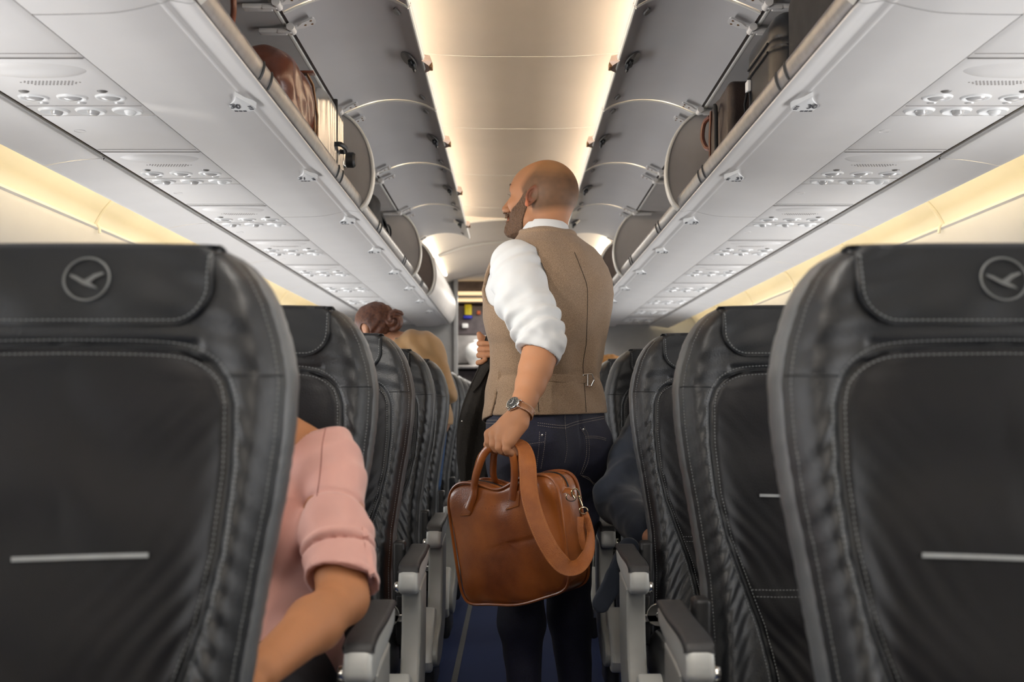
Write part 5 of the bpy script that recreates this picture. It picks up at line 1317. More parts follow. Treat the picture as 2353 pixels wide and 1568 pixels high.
for sg in (-1, 1):
    pth = []
    for i, (p, n) in enumerate(zip(sq, sn)):
        t = (sq[min(i+1, 109)]-sq[max(i-1, 0)]).normalized(); u = (n-t*n.dot(t)).normalized(); a = t.cross(u); pth.append(p+a*sg*(wid[i]/2-0.0035)+u*0.0019)
    t_ = stitch(pth, 0.0058, 0.0036, 0.0007); st_.add(t_.v, t_.f)
keep(st_.build('strap_stitching', 'tan_thread', None, False), bag)['kind'] = 'stuff'
# clasp: D ring on a tab, snap hook, strap ring, adjuster tail
def ringp(c, rx, ry, ux, uy, n=28): return [Vector(c)+Vector(ux)*rx*math.cos(t)+Vector(uy)*ry*math.sin(t) for t in np.linspace(0, 2*PI, n)]
c1 = P(1312, 1143, 2.79)
keep(MB().tube(ringp(c1, 0.0125, 0.0105, (1, 0, -0.2), (0.2, -.2, 1)), 0.0017, 8, False).build('d_ring', 'brass'), bag)
keep(MB().strap([P(1296, 1128, 2.805), P(1303, 1127, 2.792), P(1312, 1131, 2.784), P(1317, 1138, 2.786)], (0.1, -1, .5), 0.017, 0.003).build('ring_tab', 'tan_strap', None, True), bag)
hk = MB().tube([P(*p) for p in spline([(1320, 1146, 2.787), (1314, 1136, 2.78), (1316, 1126, 2.778), (1324, 1124, 2.777), (1330, 1132, 2.777), (1333, 1146, 2.778), (1336, 1160, 2.78)], 30)], 0.0022, 8)
hk.cyl(P(1329, 1140, 2.778), P(1337, 1163, 2.78), 0.0032, n=10).lathe([(0, -.003), (.003, -.002), (.003, .002), (0, .003)], tuple(P(1334, 1143, 2.772)), n=10)
keep(hk.build('snap_hook', 'brass', None), bag)
keep(MB().tube(ringp(P(1341, 1174, 2.785), 0.0105, 0.0085, (1, 0, -0.25), (0.25, -.2, 1)), 0.0019, 8, False).build('strap_ring', 'brass'), bag)
keep(MB().strap([P(1334, 1188, 2.775), P(1334, 1215, 2.772), P(1338, 1245, 2.77), P(1344, 1262, 2.768)], (-.5, -1, 0), 0.018, 0.003).build('strap_tail', 'tan_strap'), bag)
# ------------------------------------------------------------------ jacket held in the right hand
def jk(rows, th, seed):
    pts = []; n = 56; R_ = spline(rows, 70)
    for k, (y, x0, x1, d) in enumerate(R_):
        cxp = (x0+x1)/2; hwp = (x1-x0)/2
        for j in range(n):
            a = 2*PI*j/n; c, s_ = math.cos(a), math.sin(a)
            f = 0.010*math.sin(5*a+seed+y*0.012)*min(1, hwp/30)+0.004*math.sin(11*a+y*0.03)
            p = P(cxp+hwp*c, y, d); p.y += (th+f)*s_; pts.append(tuple(p))
    m_ = MB(); fs = [(i*n+j, i*n+(j+1) % n, (i+1)*n+(j+1) % n, (i+1)*n+j) for i in range(69) for j in range(n)]
    fs += [tuple(range(n-1, -1, -1)), tuple(69*n+j for j in range(n))]
    return m_.add(pts, fs)
jacket = empty('jacket', 'dark brown wool jacket held in the right hand of the standing man', 'jacket', tuple(P(1090, 1115, 3.46)))
keep(jk([(772, 1117, 1134, 3.47), (786, 1112, 1140, 3.47), (806, 1110, 1145, 3.48), (840, 1100, 1150, 3.47), (868, 1088, 1155, 3.46), (900, 1074, 1158, 3.46), (940, 1060, 1160, 3.46), (985, 1051, 1160, 3.46), (1030, 1049, 1158, 3.46), (1075, 1052, 1150, 3.46), (1106, 1058, 1140, 3.46), (1120, 1070, 1130, 3.46)], 0.030, 1.0).build('jacket_body', 'dark_coat'), jacket)
keep(MB().strap([P(1122, 838, 3.425), P(1108, 858, 3.42), P(1096, 880, 3.418), P(1085, 900, 3.418)], (-.5, -1, .2), [0.02, 0.028, 0.026, 0.01], 0.004).build('lapel', 'dark_coat'), jacket)
keep(MB().lathe([(0, -.002), (.003, -.001), (.003, .001)], (0, 0, 0), 'y', 12).xf(Matrix.Translation(P(1061, 969, 3.415))).build('button', 'steel'), jacket)
# ------------------------------------------------------------------ other passengers
M['pink'] = mat('pink_blouse', (0.62, 0.33, 0.28), 0.6, noise=0.03, nscale=20, bump=0.12, bscale=700, sheen=0.3)
M['ochre'] = mat('ochre_blouse', (0.40, 0.24, 0.105), 0.6, noise=0.06, nscale=20, bump=0.1, bscale=600, sheen=0.2)
M['jean_light'] = mat('light_blue_trousers', (0.04, 0.10, 0.24), 0.8, noise=0.1, nscale=60)
M['navy'] = mat('navy_cotton', (0.009, 0.015, 0.029), 0.75, noise=0.12, nscale=30, bump=0.3, bscale=500, sheen=0.2)
M['hair_red'] = mat('auburn_hair', (0.055, 0.016, 0.008), 0.55, nscale=90, col2=(0.13, 0.045, 0.02), bump=0.5, bscale=300)
M['hair_blond'] = mat('ginger_hair', (0.36, 0.16, 0.04), 0.6, nscale=60, col2=(0.50, 0.26, 0.08))
M['hair_dark'] = mat('brown_hair', (0.05, 0.025, 0.015), 0.6, noise=0.3, nscale=60)
M['trousers'] = mat('dark_trousers', (0.02, 0.02, 0.025), 0.8, noise=0.1)
M['jumper'] = mat('grey_jumper', (0.12, 0.12, 0.13), 0.9, noise=0.1)
def skincol(base):
    def f(V):
        c = np.tile(np.array(base, float), (len(V), 1)); return np.clip(c*(0.93+0.12*(vnoise(V, 30, 2)*0.5+0.5))[:, None], 0, 1)
    return f
def simple_head(p, c, fwd, up=(0, 0, 1), s=1.0):
    """plain head with nose, brow, jaw and ears"""
    f = np.array(fwd, float); f /= np.linalg.norm(f); l = np.cross(np.array(up, float), f); l /= np.linalg.norm(l); z = np.cross(f, l)
    q = (p-np.array(c))@np.stack([f, l, z], 1)/s; qs = q.copy(); qs[:, 1] = np.abs(qs[:, 1])
    d = sd_ell(q, (-0.008, 0, 0.008), (0.094, 0.073, 0.090)); d = smin(d, sd_ell(q, (0.035, 0, -0.05), (0.052, 0.048, 0.062)), 0.03)
    d = smin(d, sd_ell(q, (0.075, 0, -0.100), (0.018, 0.02, 0.016)), 0.02)
    d = smin(d, sd_cap(q, (0.086, 0, 0.0), (0.108, 0, -0.040), 0.007, 0.010), 0.01)
    d = smax(d, -sd_ell(qs, (0.096, 0.03, -0.012), (0.014, 0.016, 0.01)), 0.01); d = smin(d, sd_ell(qs, (0.074, 0.03, -0.012), (0.012,)*3), 0.003)
    d = smin(d, sd_ell(q, (0.088, 0, -0.070), (0.010, 0.021, 0.008)), 0.005)
    ear = smax(sd_ell(qs, (-0.006, 0.074, -0.018), (0.017, 0.007, 0.028)), -sd_ell(qs, (-0.004, 0.082, -0.014), (0.009, 0.005, 0.017)), 0.003)
    return smin(d, ear, 0.004)*s, q
def fist(p, w, dirn, up, r=0.010):
    """relaxed curled hand: palm plus four fingers and a thumb"""
    w = np.array(w, float); f = np.array(dirn, float); f /= np.linalg.norm(f); u = np.array(up, float); u = u-f*(u@f); u /= np.linalg.norm(u); s_ = np.cross(f, u)
    d = sd_cap(p, w, w+f*0.05, 0.024, 0.028)
    for i in range(4):
        o = w+f*0.075+s_*(i-1.5)*0.019; L = (0.036, 0.042, 0.039, 0.030)[i]
        a = o+f*L*0.8-u*0.008; b = a+f*L*0.35-u*L*0.6
        d = smin(d, np.minimum(sd_cap(p, w+f*0.04+s_*(i-1.5)*0.014, o, 0.014, r), np.minimum(sd_cap(p, o, a, r, r*0.9), sd_cap(p, a, b, r*0.9, r*0.8))), 0.004)
    t = w+f*0.02+s_*(-0.028)
    return smin(d, chain(p, [t, t+f*0.03-s_*0.018-u*0.01, t+f*0.055-s_*0.015-u*0.02], [0.014, 0.011, 0.009], 0.004), 0.008)
# --- seated woman in pink, second row left
PW = np.array([-0.475, 1.86, 0]); A = lambda *a: np.array(a, float)
sh_l = np.array(P(762, 1060, 1.82)); el_l = np.array(P(788, 1378, 1.64)); wr_l = np.array(P(596, 1545, 1.40)); nk = A(-0.418, 1.845, 0.978)
sh_r = A(-0.645, 1.84, 0.935); el_r = A(-0.73, 1.66, 0.71); wr_r = A(-0.58, 1.42, 0.64); hdc = A(-0.478, 1.71, 1.075)
def pk_torso(p, g=0.0):
    d = sd_ell(p, (-0.475, 1.865, 0.80), (0.165+g, 0.105+g, 0.185+g)); d = smin(d, sd_cap(p, (-0.60, 1.855, 0.900), (-0.375, 1.845, 0.900), 0.058+g, 0.058+g), 0.06)
    d = smin(d, sd_ell(p, (-0.49, 1.87, 0.60), (0.165+g, 0.13+g, 0.13+g)), 0.05)
    d = smin(d, sd_cap(p, (-0.375, 1.84, 0.928), sh_l+A(-.01, 0, -.01), 0.043+g, 0.048+g), 0.03)
    return smin(d, sd_ell(p, (-0.475, 1.78, 0.82), (0.12+g, 0.055+g, 0.06+g)), 0.04)
def pk_body(p):
    d = pk_torso(p); d = smin(d, sd_cap(p, nk-A(0, 0, .03), hdc+A(0.01, 0.03, -0.05), 0.050, 0.047), 0.03)
    h, _ = simple_head(p, hdc, (-0.25, -1.0, -0.55), (0, -0.5, 1), 0.98); d = smin(d, h, 0.015)
    for a, b, c in ((sh_l, el_l, wr_l), (sh_r, el_r, wr_r)):
        d = smin(d, chain(p, [a, (a+b)/2, b], [0.050, 0.044, 0.040], 0.02), 0.02); d = smin(d, chain(p, [b, b*0.62+c*0.38, c], [0.036, 0.038, 0.026], 0.02), 0.012)
    d = smin(d, fist(p, wr_l, (-0.75, -0.6, -0.05), (0.1, -0.2, 1)), 0.01); d = smin(d, fist(p, wr_r, (0.7, -0.5, 0.0), (0, 0, 1)), 0.01)
    for s_ in (-1, 1):
        hip = A(-0.50+0.09*s_, 1.84, 0.56); kn_ = A(-0.50+0.10*s_, 1.43, 0.56); an = A(-0.50+0.10*s_, 1.47, 0.09)
        d = smin(d, chain(p, [hip, kn_], [0.078, 0.058], 0.02), 0.03); d = smin(d, chain(p, [kn_, an, an+A(0, -0.15, -0.045)], [0.052, 0.036, 0.028], 0.01), 0.02)
    return d
pw = empty('person', 'passenger in a pink blouse with rolled sleeve seated in the second left row', 'person', (-0.475, 1.86, 0))
keep(sdf_mesh('body', pk_body, (-0.86, 1.20, 0.0), (-0.20, 2.03, 1.24), 0.0065, 'skin', colfn=skincol((0.42, 0.185, 0.085))), pw)
def pk_cloth(p):
    d = pk_torso(p, 0.010)
    fo = 0.0075*np.sin(p[:, 2]*48-p[:, 0]*85+2*np.sin(p[:, 0]*20))*0.6+0.007*vnoise(p, 13, 41)+0.003*vnoise(p, 30, 42)
    up = chain(p, [sh_l, (sh_l+el_l)/2, el_l], [0.050, 0.053, 0.058], 0.02)
    ax = el_l-sh_l; L = np.linalg.norm(ax); ax = ax/L; t = (p-sh_l)@ax/L
    up = up+0.0038*np.sin(t*21+p[:, 0]*48+1.5*np.sin(t*9))*np.clip(1.1-t, 0, 1)-0.004*np.exp(-((t-0.66)/0.02)**2)+0.008*np.exp(-((t-0.70)/0.010)**2)+0.006*np.exp(-((t-0.36-0.9*(p[:, 0]-sh_l[0]))/0.018)**2)-0.003*np.clip((t-0.7)/0.2, 0, 1)-0.002*np.exp(-((t-0.90)/0.012)**2)
    cutl = (t-0.90-0.9*(p[:, 0]-el_l[0]))*L
    up = np.maximum(up, cutl); up = np.where(cutl > -0.012, np.maximum(up, -chain(p, [sh_l, el_l], [0.042, 0.050])), up)
    d = smin(d+fo*0.8, up+fo*0.5, 0.020)
    ur = chain(p, [sh_r, (sh_r+el_r)/2, el_r*0.95+sh_r*0.05], [0.056, 0.054, 0.053], 0.02)+fo*0.5; d = smin(d, ur, 0.03)
    nkc = sd_cap(p, nk+A(0, 0, -0.02), nk+A(0.01, -0.02, 0.3), 0.062, 0.070); vn = sd_cap(p, nk+A(-0.005, -0.05, 0.0), A(-0.475, 1.76, 0.86), 0.045, 0.006)
    d = np.maximum(d, -nkc); d = np.maximum(d, -vn); return np.maximum(d, 0.56-p[:, 2])
pc = keep(sdf_mesh('blouse', pk_cloth, (-0.86, 1.52, 0.54), (-0.20, 2.03, 1.03), 0.0042, 'pink'), pw)
pth = [P(x, y, 1.76) for x, y in spline([(748, 985), (741, 1020), (738, 1060), (734, 1100), (728, 1140)], 30)]
keep(MB().tube(camproj(pk_cloth, pth, 0.0002, 1.3), 0.0009, 6).build('shoulder_seam', mat('pink_seam', (0.30, 0.12, 0.10), 0.8, noise=0.1)), pw)
keep(MB().strap(camproj(pk_cloth, [P(x, y, 1.7) for x, y in spline([(838, 1215), (843, 1250), (850, 1290), (855, 1325)], 12)], 0.002, 1.3), (0.6, -1, 0), 0.010, 0.002).build('sleeve_tab', 'pink'), pw)
def hair_fn(c, fwd, up, s, grow, cutx):
    def f(p):
        h, q = simple_head(p, c, fwd, up, s); sk = sd_ell(q, (-0.014, 0, 0.010), (0.098, 0.078, 0.090))*s
        face = np.maximum(q[:, 0]-cutx, 0)*s
        d = sk-grow+0.0025*vnoise(p, 60, 51)+0.002*np.sin(q[:, 1]*260+q[:, 2]*60)*0.5
        d = np.maximum(d, (q[:, 0]-cutx-0.5*np.clip(q[:, 2], -0.02, .1))*s); return np.maximum(d, (-0.062-q[:, 2]-0.35*np.clip(-q[:, 0], -0.02, 0.1)+0.0)*s)
    return f
keep(sdf_mesh('hair', hair_fn(hdc, (-0.25, -1.0, -0.55), (0, -0.5, 1), 0.98, 0.010, 0.045), hdc-0.15, hdc+0.15, 0.006, 'hair_dark'), pw)
def pk_tr(p):
    d = None
    for s_ in (-1, 1):
        hip = A(-0.50+0.09*s_, 1.84, 0.56); kn_ = A(-0.50+0.10*s_, 1.43, 0.56); an = A(-0.50+0.10*s_, 1.47, 0.09)
        e = smin(chain(p, [hip, kn_], [0.084, 0.064], 0.02), chain(p, [kn_, an], [0.058, 0.044], 0.01), 0.02); d = e if d is None else smin(d, e, 0.02)
    return np.maximum(d, 0.11-p[:, 2])
keep(sdf_mesh('trousers', pk_tr, (-0.72, 1.30, 0.08), (-0.28, 1.96, 0.66), 0.009, 'trousers'), pw)
# --- stooping woman beside the fifth and sixth rows, left
wh = np.array(P(858, 752, 4.78)); w_sh = np.array(P(983, 812, 4.72)); w_hip = np.array(P(972, 960, 4.80)); w_up = np.array(P(952, 818, 4.76)); w_el = np.array(P(1020, 905, 4.62)); 
wf = (-0.75, 0.45, -0.45); wu = (-0.35, 0.2, 1)
def wo_body(p):
    h, _ = simple_head(p, wh, wf, wu, 1.0)
    d = smin(h, sd_cap(p, wh+A(0.055, 0.0, -0.045), np.array(P(935, 798, 4.77)), 0.048, 0.055), 0.02)
    d = smin(d, chain(p, [w_up, w_hip], [0.105, 0.125], 0.04), 0.03); d = smin(d, sd_cap(p, w_up+A(-0.06, 0.02, 0.0), w_sh+A(0.0, 0, 0.0), 0.07, 0.075), 0.04)
    d = smin(d, chain(p, [w_sh, w_el, w_el+A(-0.16, 0.02, -0.16)], [0.055, 0.042, 0.028], 0.02), 0.02)
    d = smin(d, fist(p, w_el+A(-0.16, 0.02, -0.16), (-0.7, 0, -0.6), (0.6, 0, 0.7)), 0.01)
    d = smin(d, chain(p, [w_up+A(-0.08, 0.12, -0.02), A(-0.62, 4.86, 0.95), A(-0.66, 4.80, 0.74)], [0.055, 0.04, 0.028], 0.02), 0.02)
    d = smin(d, fist(p, A(-0.66, 4.80, 0.74), (-0.2, -0.2, -1), (1, 0, 0)), 0.01)
    for s_ in (-1, 1):
        hp = w_hip+A(0.0, 0.085*s_, -0.04); kn_ = hp+A(-0.01, 0, -0.40); an = A(kn_[0]+0.02, kn_[1], 0.09)
        d = smin(d, chain(p, [hp, kn_, an, an+A(-0.13, 0, -0.05)], [0.095, 0.06, 0.038, 0.03], 0.03), 0.02)
    return d
wo = empty('person', 'stooping passenger with auburn hair in a bun and an ochre blouse, left side', 'person', (float(w_hip[0]), 4.78, 0))
keep(sdf_mesh('body', wo_body, (-0.86, 4.45, 0.0), (-0.10, 5.08, 1.56), 0.0085, 'skin', colfn=skincol((0.50, 0.26, 0.16))), wo)
def wo_cl(p):
    d = chain(p, [w_up, w_hip], [0.117, 0.137], 0.04); d = smin(d, sd_cap(p, w_up+A(-0.05, 0.02, 0.0), w_sh, 0.080, 0.085), 0.04)
    d = smin(d, chain(p, [w_sh, w_el], [0.068, 0.058], 0.02), 0.02); d = smin(d, chain(p, [w_up+A(-0.08, 0.12, -0.02), A(-0.62, 4.86, 0.95)], [0.066, 0.053], 0.02), 0.02)
    d = d+0.006*np.sin(p[:, 0]*75+p[:, 2]*30+np.sin(p[:, 2]*30))*0.7+0.004*vnoise(p, 18, 61); d = np.maximum(d, -sd_cap(p, wh, np.array(P(925, 794, 4.77)), 0.062, 0.062))
    return np.maximum(d, 0.93-p[:, 2])
keep(sdf_mesh('blouse', wo_cl, (-0.80, 4.48, 0.90), (-0.12, 5.06, 1.45), 0.007, 'ochre'), wo)
def wo_tr(p):
    d = None
    for s_ in (-1, 1):
        hp = w_hip+A(0.0, 0.085*s_, -0.04); kn_ = hp+A(-0.01, 0, -0.40); an = A(kn_[0]+0.02, kn_[1], 0.09)
        e = chain(p, [hp, kn_, an], [0.105, 0.070, 0.052], 0.03); d = e if d is None else smin(d, e, 0.03)
    return np.maximum(d, np.maximum(p[:, 2]-0.97, 0.1-p[:, 2]))
keep(sdf_mesh('trousers', wo_tr, (-0.52, 4.48, 0.08), (-0.15, 5.06, 1.0), 0.010, 'jean_light'), wo)
def wo_hair(p):
    h, q = simple_head(p, wh, wf, wu, 1.0); d = sd_ell(q, (-0.016, 0, 0.012), (0.100, 0.082, 0.092))+0.002*np.sin(q[:, 1]*200+q[:, 2]*90)+0.003*vnoise(p, 40, 71)
    d = np.maximum(d, q[:, 0]-0.050-0.45*np.clip(q[:, 2]+0.0, -0.03, .1)); d = np.maximum(d, -0.052-q[:, 2]-0.3*np.clip(-q[:, 0]-0.0, -0.03, 0.1))
    ear_ = np.hypot(q[:, 0]+0.004, (q[:, 2]+0.020)*0.8)-0.022; d = np.maximum(d, -np.maximum(ear_, -(np.abs(q[:, 1])-0.05)))
    tail = chain(p, [wh+A(0.055, -0.02, 0.012), np.array(P(897, 742, 4.74))], [0.035, 0.024], 0.0); return smin(d, tail, 0.02)
hh = keep(sdf_mesh('hair', wo_hair, wh-A(0.15, 0.15, 0.14), wh+A(0.18, 0.15, 0.14), 0.005, 'hair_red'), wo)
bc_ = np.array(P(906, 735, 4.72))
def bun(p):
    q = p-bc_; d = sd_ell(p, bc_, (0.042, 0.040, 0.050))
    a = np.arctan2(q[:, 2], q[:, 0]); r = np.hypot(q[:, 0], q[:, 2]); return d+0.005*np.sin(a*3+r*190)+0.003*vnoise(p, 70, 81)
keep(sdf_mesh('hair_bun', bun, bc_-0.07, bc_+0.07, 0.004, 'hair_red'), wo)
# --- seated passenger in navy, fourth row right
ns = np.array(P(1492, 965, 3.34)); ne = np.array(P(1418, 1150, 3.12)); nw = np.array(P(1500, 1235, 2.90)); nh = A(0.55, 3.36, 1.13)
def nv_t(p, g=0.0):
    d = sd_ell(p, (0.53, 3.42, 0.78), (0.17+g, 0.11+g, 0.20+g)); d = smin(d, sd_cap(p, ns+A(0.03, 0.02, -0.02), (0.70, 3.40, 0.93), 0.062+g, 0.062+g), 0.05)
    return smin(d, sd_ell(p, (0.53, 3.40, 0.58), (0.165+g, 0.13+g, 0.12+g)), 0.04)
nr_s, nr_e, nr_w = A(0.71, 3.38, 0.92), A(0.76, 3.20, 0.70), A(0.60, 3.00, 0.66)
def nv_body(p):
    d = nv_t(p); d = smin(d, sd_cap(p, (0.53, 3.40, 0.95), nh+A(0, 0.02, -0.05), 0.052, 0.050), 0.02); h, _ = simple_head(p, nh, (0.2, -1, -0.3)); d = smin(d, h, 0.012)
    for a, b, c in ((ns, ne, nw), (nr_s, nr_e, nr_w)):
        d = smin(d, chain(p, [a, b], [0.052, 0.042], 0.02), 0.02); d = smin(d, chain(p, [b, c], [0.040, 0.028], 0.02), 0.012)
    d = smin(d, fist(p, nw, (0.4, -0.8, -0.1), (0, 0, 1)), 0.01); d = smin(d, fist(p, nr_w, (-0.4, -0.8, 0), (0, 0, 1)), 0.01)
    for s_ in (-1, 1):
        hip = A(0.53+0.09*s_, 3.38, 0.56); kn_ = A(0.53+0.11*s_, 2.99, 0.56); an = A(0.53+0.10*s_, 3.03, 0.09)
        d = smin(d, chain(p, [hip, kn_], [0.08, 0.06], 0.02), 0.03); d = smin(d, chain(p, [kn_, an, an+A(0, -0.15, -0.045)], [0.052, 0.036, 0.028], 0.01), 0.02)
    return d
nv = empty('person', 'seated passenger in a navy jacket, arm showing behind the third right seat', 'person', (0.53, 3.40, 0))
keep(sdf_mesh('body', nv_body, (0.20, 2.75, 0.0), (0.88, 3.58, 1.28), 0.009, 'skin', colfn=skincol((0.45, 0.24, 0.15))), nv)
def nv_cl(p):
    d = nv_t(p, 0.014); d = smin(d, chain(p, [ns, (ns+ne)/2, ne], [0.066, 0.068, 0.066], 0.02), 0.03); d = smin(d, chain(p, [ne, ne*0.2+nw*0.8], [0.066, 0.052], 0.02), 0.02)
    d = smin(d, chain(p, [nr_s, nr_e, nr_w*0.85+nr_e*0.15], [0.066, 0.058, 0.048], 0.02), 0.02)
    hem = sd_cap(p, A(0.335, 3.02, 0.70), A(0.30, 2.90, 0.60), 0.035, 0.03)
    t = (p-ns)@(ne-ns)/((ne-ns)@(ne-ns))
    d = d+0.006*np.sin(t*19+p[:, 0]*50)*np.exp(-((t-0.75)/0.4)**2)+0.006*vnoise(p, 15, 91)+0.002*vnoise(p, 40, 92)
    d = np.maximum(d, -sd_cap(p, (0.53, 3.40, 0.95), nh, 0.062, 0.07)); return np.maximum(d, 0.53-p[:, 2])
keep(sdf_mesh('jacket', nv_cl, (0.20, 2.80, 0.50), (0.90, 3.60, 1.08), 0.0055, 'navy'), nv)
fa, fb, fc = [np.array(P(*q)) for q in ((1445, 1262, 2.80), (1415, 1330, 2.74), (1382, 1388, 2.70))]
def flap(p):
    q = chain(p, [fa, fb, fc], [0.030, 0.028, 0.024], 0.01); n_ = A(0.25, -1, 0.15); n_ /= np.linalg.norm(n_)
    tt = np.clip(((p-fa)@(fc-fa))/((fc-fa)@(fc-fa)), 0, 1); c = fa+tt[:, None]*(fc-fa); off = (p-c)@n_
    return smax(q, np.abs(off+0.004*np.sin(tt*8))-0.006, 0.006)
keep(sdf_mesh('jacket_flap', flap, np.minimum(fa, fc)-0.06, np.maximum(fa, fc)+0.06, 0.004, 'navy'), nv)
def nv_tr(p):
    d = None
    for s_ in (-1, 1):
        hip = A(0.53+0.09*s_, 3.38, 0.56); kn_ = A(0.53+0.11*s_, 2.99, 0.56); an = A(0.53+0.10*s_, 3.03, 0.09)
        e = smin(chain(p, [hip, kn_], [0.088, 0.068], 0.02), chain(p, [kn_, an], [0.06, 0.046], 0.01), 0.02); d = e if d is None else smin(d, e, 0.02)
    return np.maximum(d, 0.11-p[:, 2])
keep(sdf_mesh('trousers', nv_tr, (0.30, 2.88, 0.08), (0.80, 3.50, 0.68), 0.010, 'trousers'), nv)
keep(sdf_mesh('hair', hair_fn(nh, (0.2, -1, -0.3), (0, 0, 1), 1.0, 0.010, 0.045), nh-0.15, nh+0.15, 0.007, 'hair_dark'), nv)
# --- ginger head in the sixth row, right
gh = np.array(P(1400, 868, 5.02)); gx = float(gh[0])+0.03
def gb(p):
    h, _ = simple_head(p, gh, (-0.1, -1, -0.1)); d = smin(h, sd_cap(p, gh+A(0.01, 0.03, -0.06), (gx, 5.06, 0.98), 0.05, 0.052), 0.02)
    d = smin(d, sd_ell(p, (gx+.02, 5.05, 0.78), (0.16, 0.10, 0.20)), 0.03); d = smin(d, sd_cap(p, (gx-0.12, 5.04, 0.92), (gx+0.17, 5.04, 0.92), 0.055, 0.055), 0.03)
    d = smin(d, sd_ell(p, (gx+.03, 5.02, 0.58), (0.16, 0.13, 0.12)), 0.04)
    for s_ in (-1, 1):
        hip = A(0.53+0.09*s_, 4.95, 0.56); kn_ = A(0.53+0.10*s_, 4.58, 0.56); an = A(0.53+0.10*s_, 4.6, 0.09)
        d = smin(d, chain(p, [hip, kn_, an], [0.08, 0.06, 0.04], 0.02), 0.03)
        a = A(gx+0.02+0.16*s_, 5.03, 0.90); b = A(gx+.03+0.20*s_, 4.88, 0.70); c = A(gx+.03+0.09*s_, 4.68, 0.64); d = smin(d, chain(p, [a, b, c], [0.05, 0.04, 0.028], 0.02), 0.02); d = smin(d, fist(p, c, (-0.3*s_, -1, 0), (0, 0, 1)), 0.01)
    return d
gp = empty('person', 'seated ginger haired passenger whose crown shows over the right seats', 'person', (gx, 5.02, 0))
keep(sdf_mesh('body', gb, (0.15, 4.35, 0.04), (0.80, 5.16, 1.28), 0.011, 'skin', colfn=skincol((0.5, 0.27, 0.17))), gp)
keep(sdf_mesh('hair', hair_fn(gh, (-0.1, -1, -0.1), (0, 0, 1), 1.0, 0.010, 0.05), gh-0.15, gh+0.15, 0.006, 'hair_blond'), gp)
def gj(p):
    d = sd_ell(p, (gx+.02, 5.05, 0.78), (0.172, 0.112, 0.212)); d = smin(d, sd_cap(p, (gx-0.12, 5.04, 0.92), (gx+0.17, 5.04, 0.92), 0.066, 0.066), 0.03)
    for s_ in (-1, 1): d = smin(d, chain(p, [A(gx+0.02+0.16*s_, 5.03, 0.90), A(gx+.03+0.20*s_, 4.88, 0.70), A(gx+.03+0.105*s_, 4.71, 0.65)], [0.062, 0.05, 0.04], 0.02), 0.02)
    return np.maximum(d+0.003*vnoise(p, 18, 5), -sd_cap(p, gh, (gx, 5.06, 0.96), 0.06, 0.06))
keep(sdf_mesh('jumper', gj, (0.15, 4.6, 0.5), (0.82, 5.2, 1.06), 0.011, 'jumper'), gp)
# ------------------------------------------------------------------ luggage in the open lockers
M['bag_brown'] = mat('cognac_leather', (0.11, 0.028, 0.011), 0.35, noise=0.2, nscale=20, bump=0.3, coat=0.3)
M['bag_edge'] = mat('pale_leather_edge', (0.42, 0.24, 0.13), 0.5, noise=0.1)
M['bag_black'] = mat('black_nylon', (0.010, 0.010, 0.011), 0.75, noise=0.2, nscale=60, bump=0.3, bscale=500)
M['bag_grey'] = mat('charcoal_nylon', (0.014, 0.0135, 0.013), 0.8, noise=0.15, nscale=60, bump=0.3, bscale=500)
M['case_dark'] = mat('dark_shell', (0.010, 0.0105, 0.012), 0.34, noise=0.15, nscale=30)
M['satchel'] = mat('dark_brown_leather', (0.020, 0.009, 0.006), 0.5, noise=0.2, nscale=30, bump=0.3)
M['case_silver'] = mat('silver_shell', (0.50, 0.49, 0.47), 0.26, 0.8, noise=0.06, nscale=20)
ZF = 1.752
def luggage(name, label, loc, cat='bag'): return empty(name, label, cat, loc)
# cognac leather bag
b = luggage('leather_bag', 'cognac brown leather bag lying in the left locker under the round mirror', (-0.72, 2.93, ZF))
def f_bag(p):
    q = p.copy(); d = sd_box(p, (0, 0, 0.098), (0.125, 0.19, 0.098), 0.045); d = d+0.006*np.sin(p[:, 1]*40+p[:, 2]*50)*0.6+0.006*vnoise(p, 20, 101)
    return d+0.25*np.clip(p[:, 2]-0.13, 0, 1)*np.abs(p[:, 0])*1.2
sdf_mesh('bag_body', f_bag, (-0.15, -0.22, -0.01), (0.15, 0.22, 0.215), 0.006, 'bag_brown', b)
MB().tube([(0.118, 0.188, 0.06), (0.112, 0.196, 0.12), (0.095, 0.190, 0.19), (0.075, 0.15, 0.212), (0.06, 0.0, 0.214)], 0.006, 8).build('zip', 'bag_edge', b)
MB().strap([(0.130, 0.165, 0.02), (0.130, 0.168, 0.10), (0.118, 0.165, 0.19), (0.10, 0.155, 0.225)], (1, 0.3, 0), 0.026, 0.004).build('side_strap', 'bag_edge', b)['label'] = 'pale tan side strap'
MB().box((0.10, 0.150, 0.222), (0.05, 0.034, 0.006), .002).build('strap_end', 'bag_brown', b)
b = luggage('handbag', 'dark handbag with a brown arched handle in the left locker near the top edge', (-0.74, 2.28, ZF))
sdf_mesh('bag_body', lambda p: sd_box(p, (0, 0, 0.055), (0.12, 0.13, 0.055), 0.04)+0.004*vnoise(p, 25, 102), (-0.15, -0.16, -0.01), (0.15, 0.16, 0.13), 0.007, 'bag_black', b)
MB().tube(spline([(0.085, 0.10, 0.09), (0.088, 0.125, 0.15), (0.088, 0.11, 0.20), (0.086, 0.05, 0.235), (0.084, -0.03, 0.23), (0.08, -0.09, 0.17), (0.08, -0.10, 0.09)], 40), 0.007, 10).build('handle', 'bag_brown', b)['label'] = 'brown arched handle'
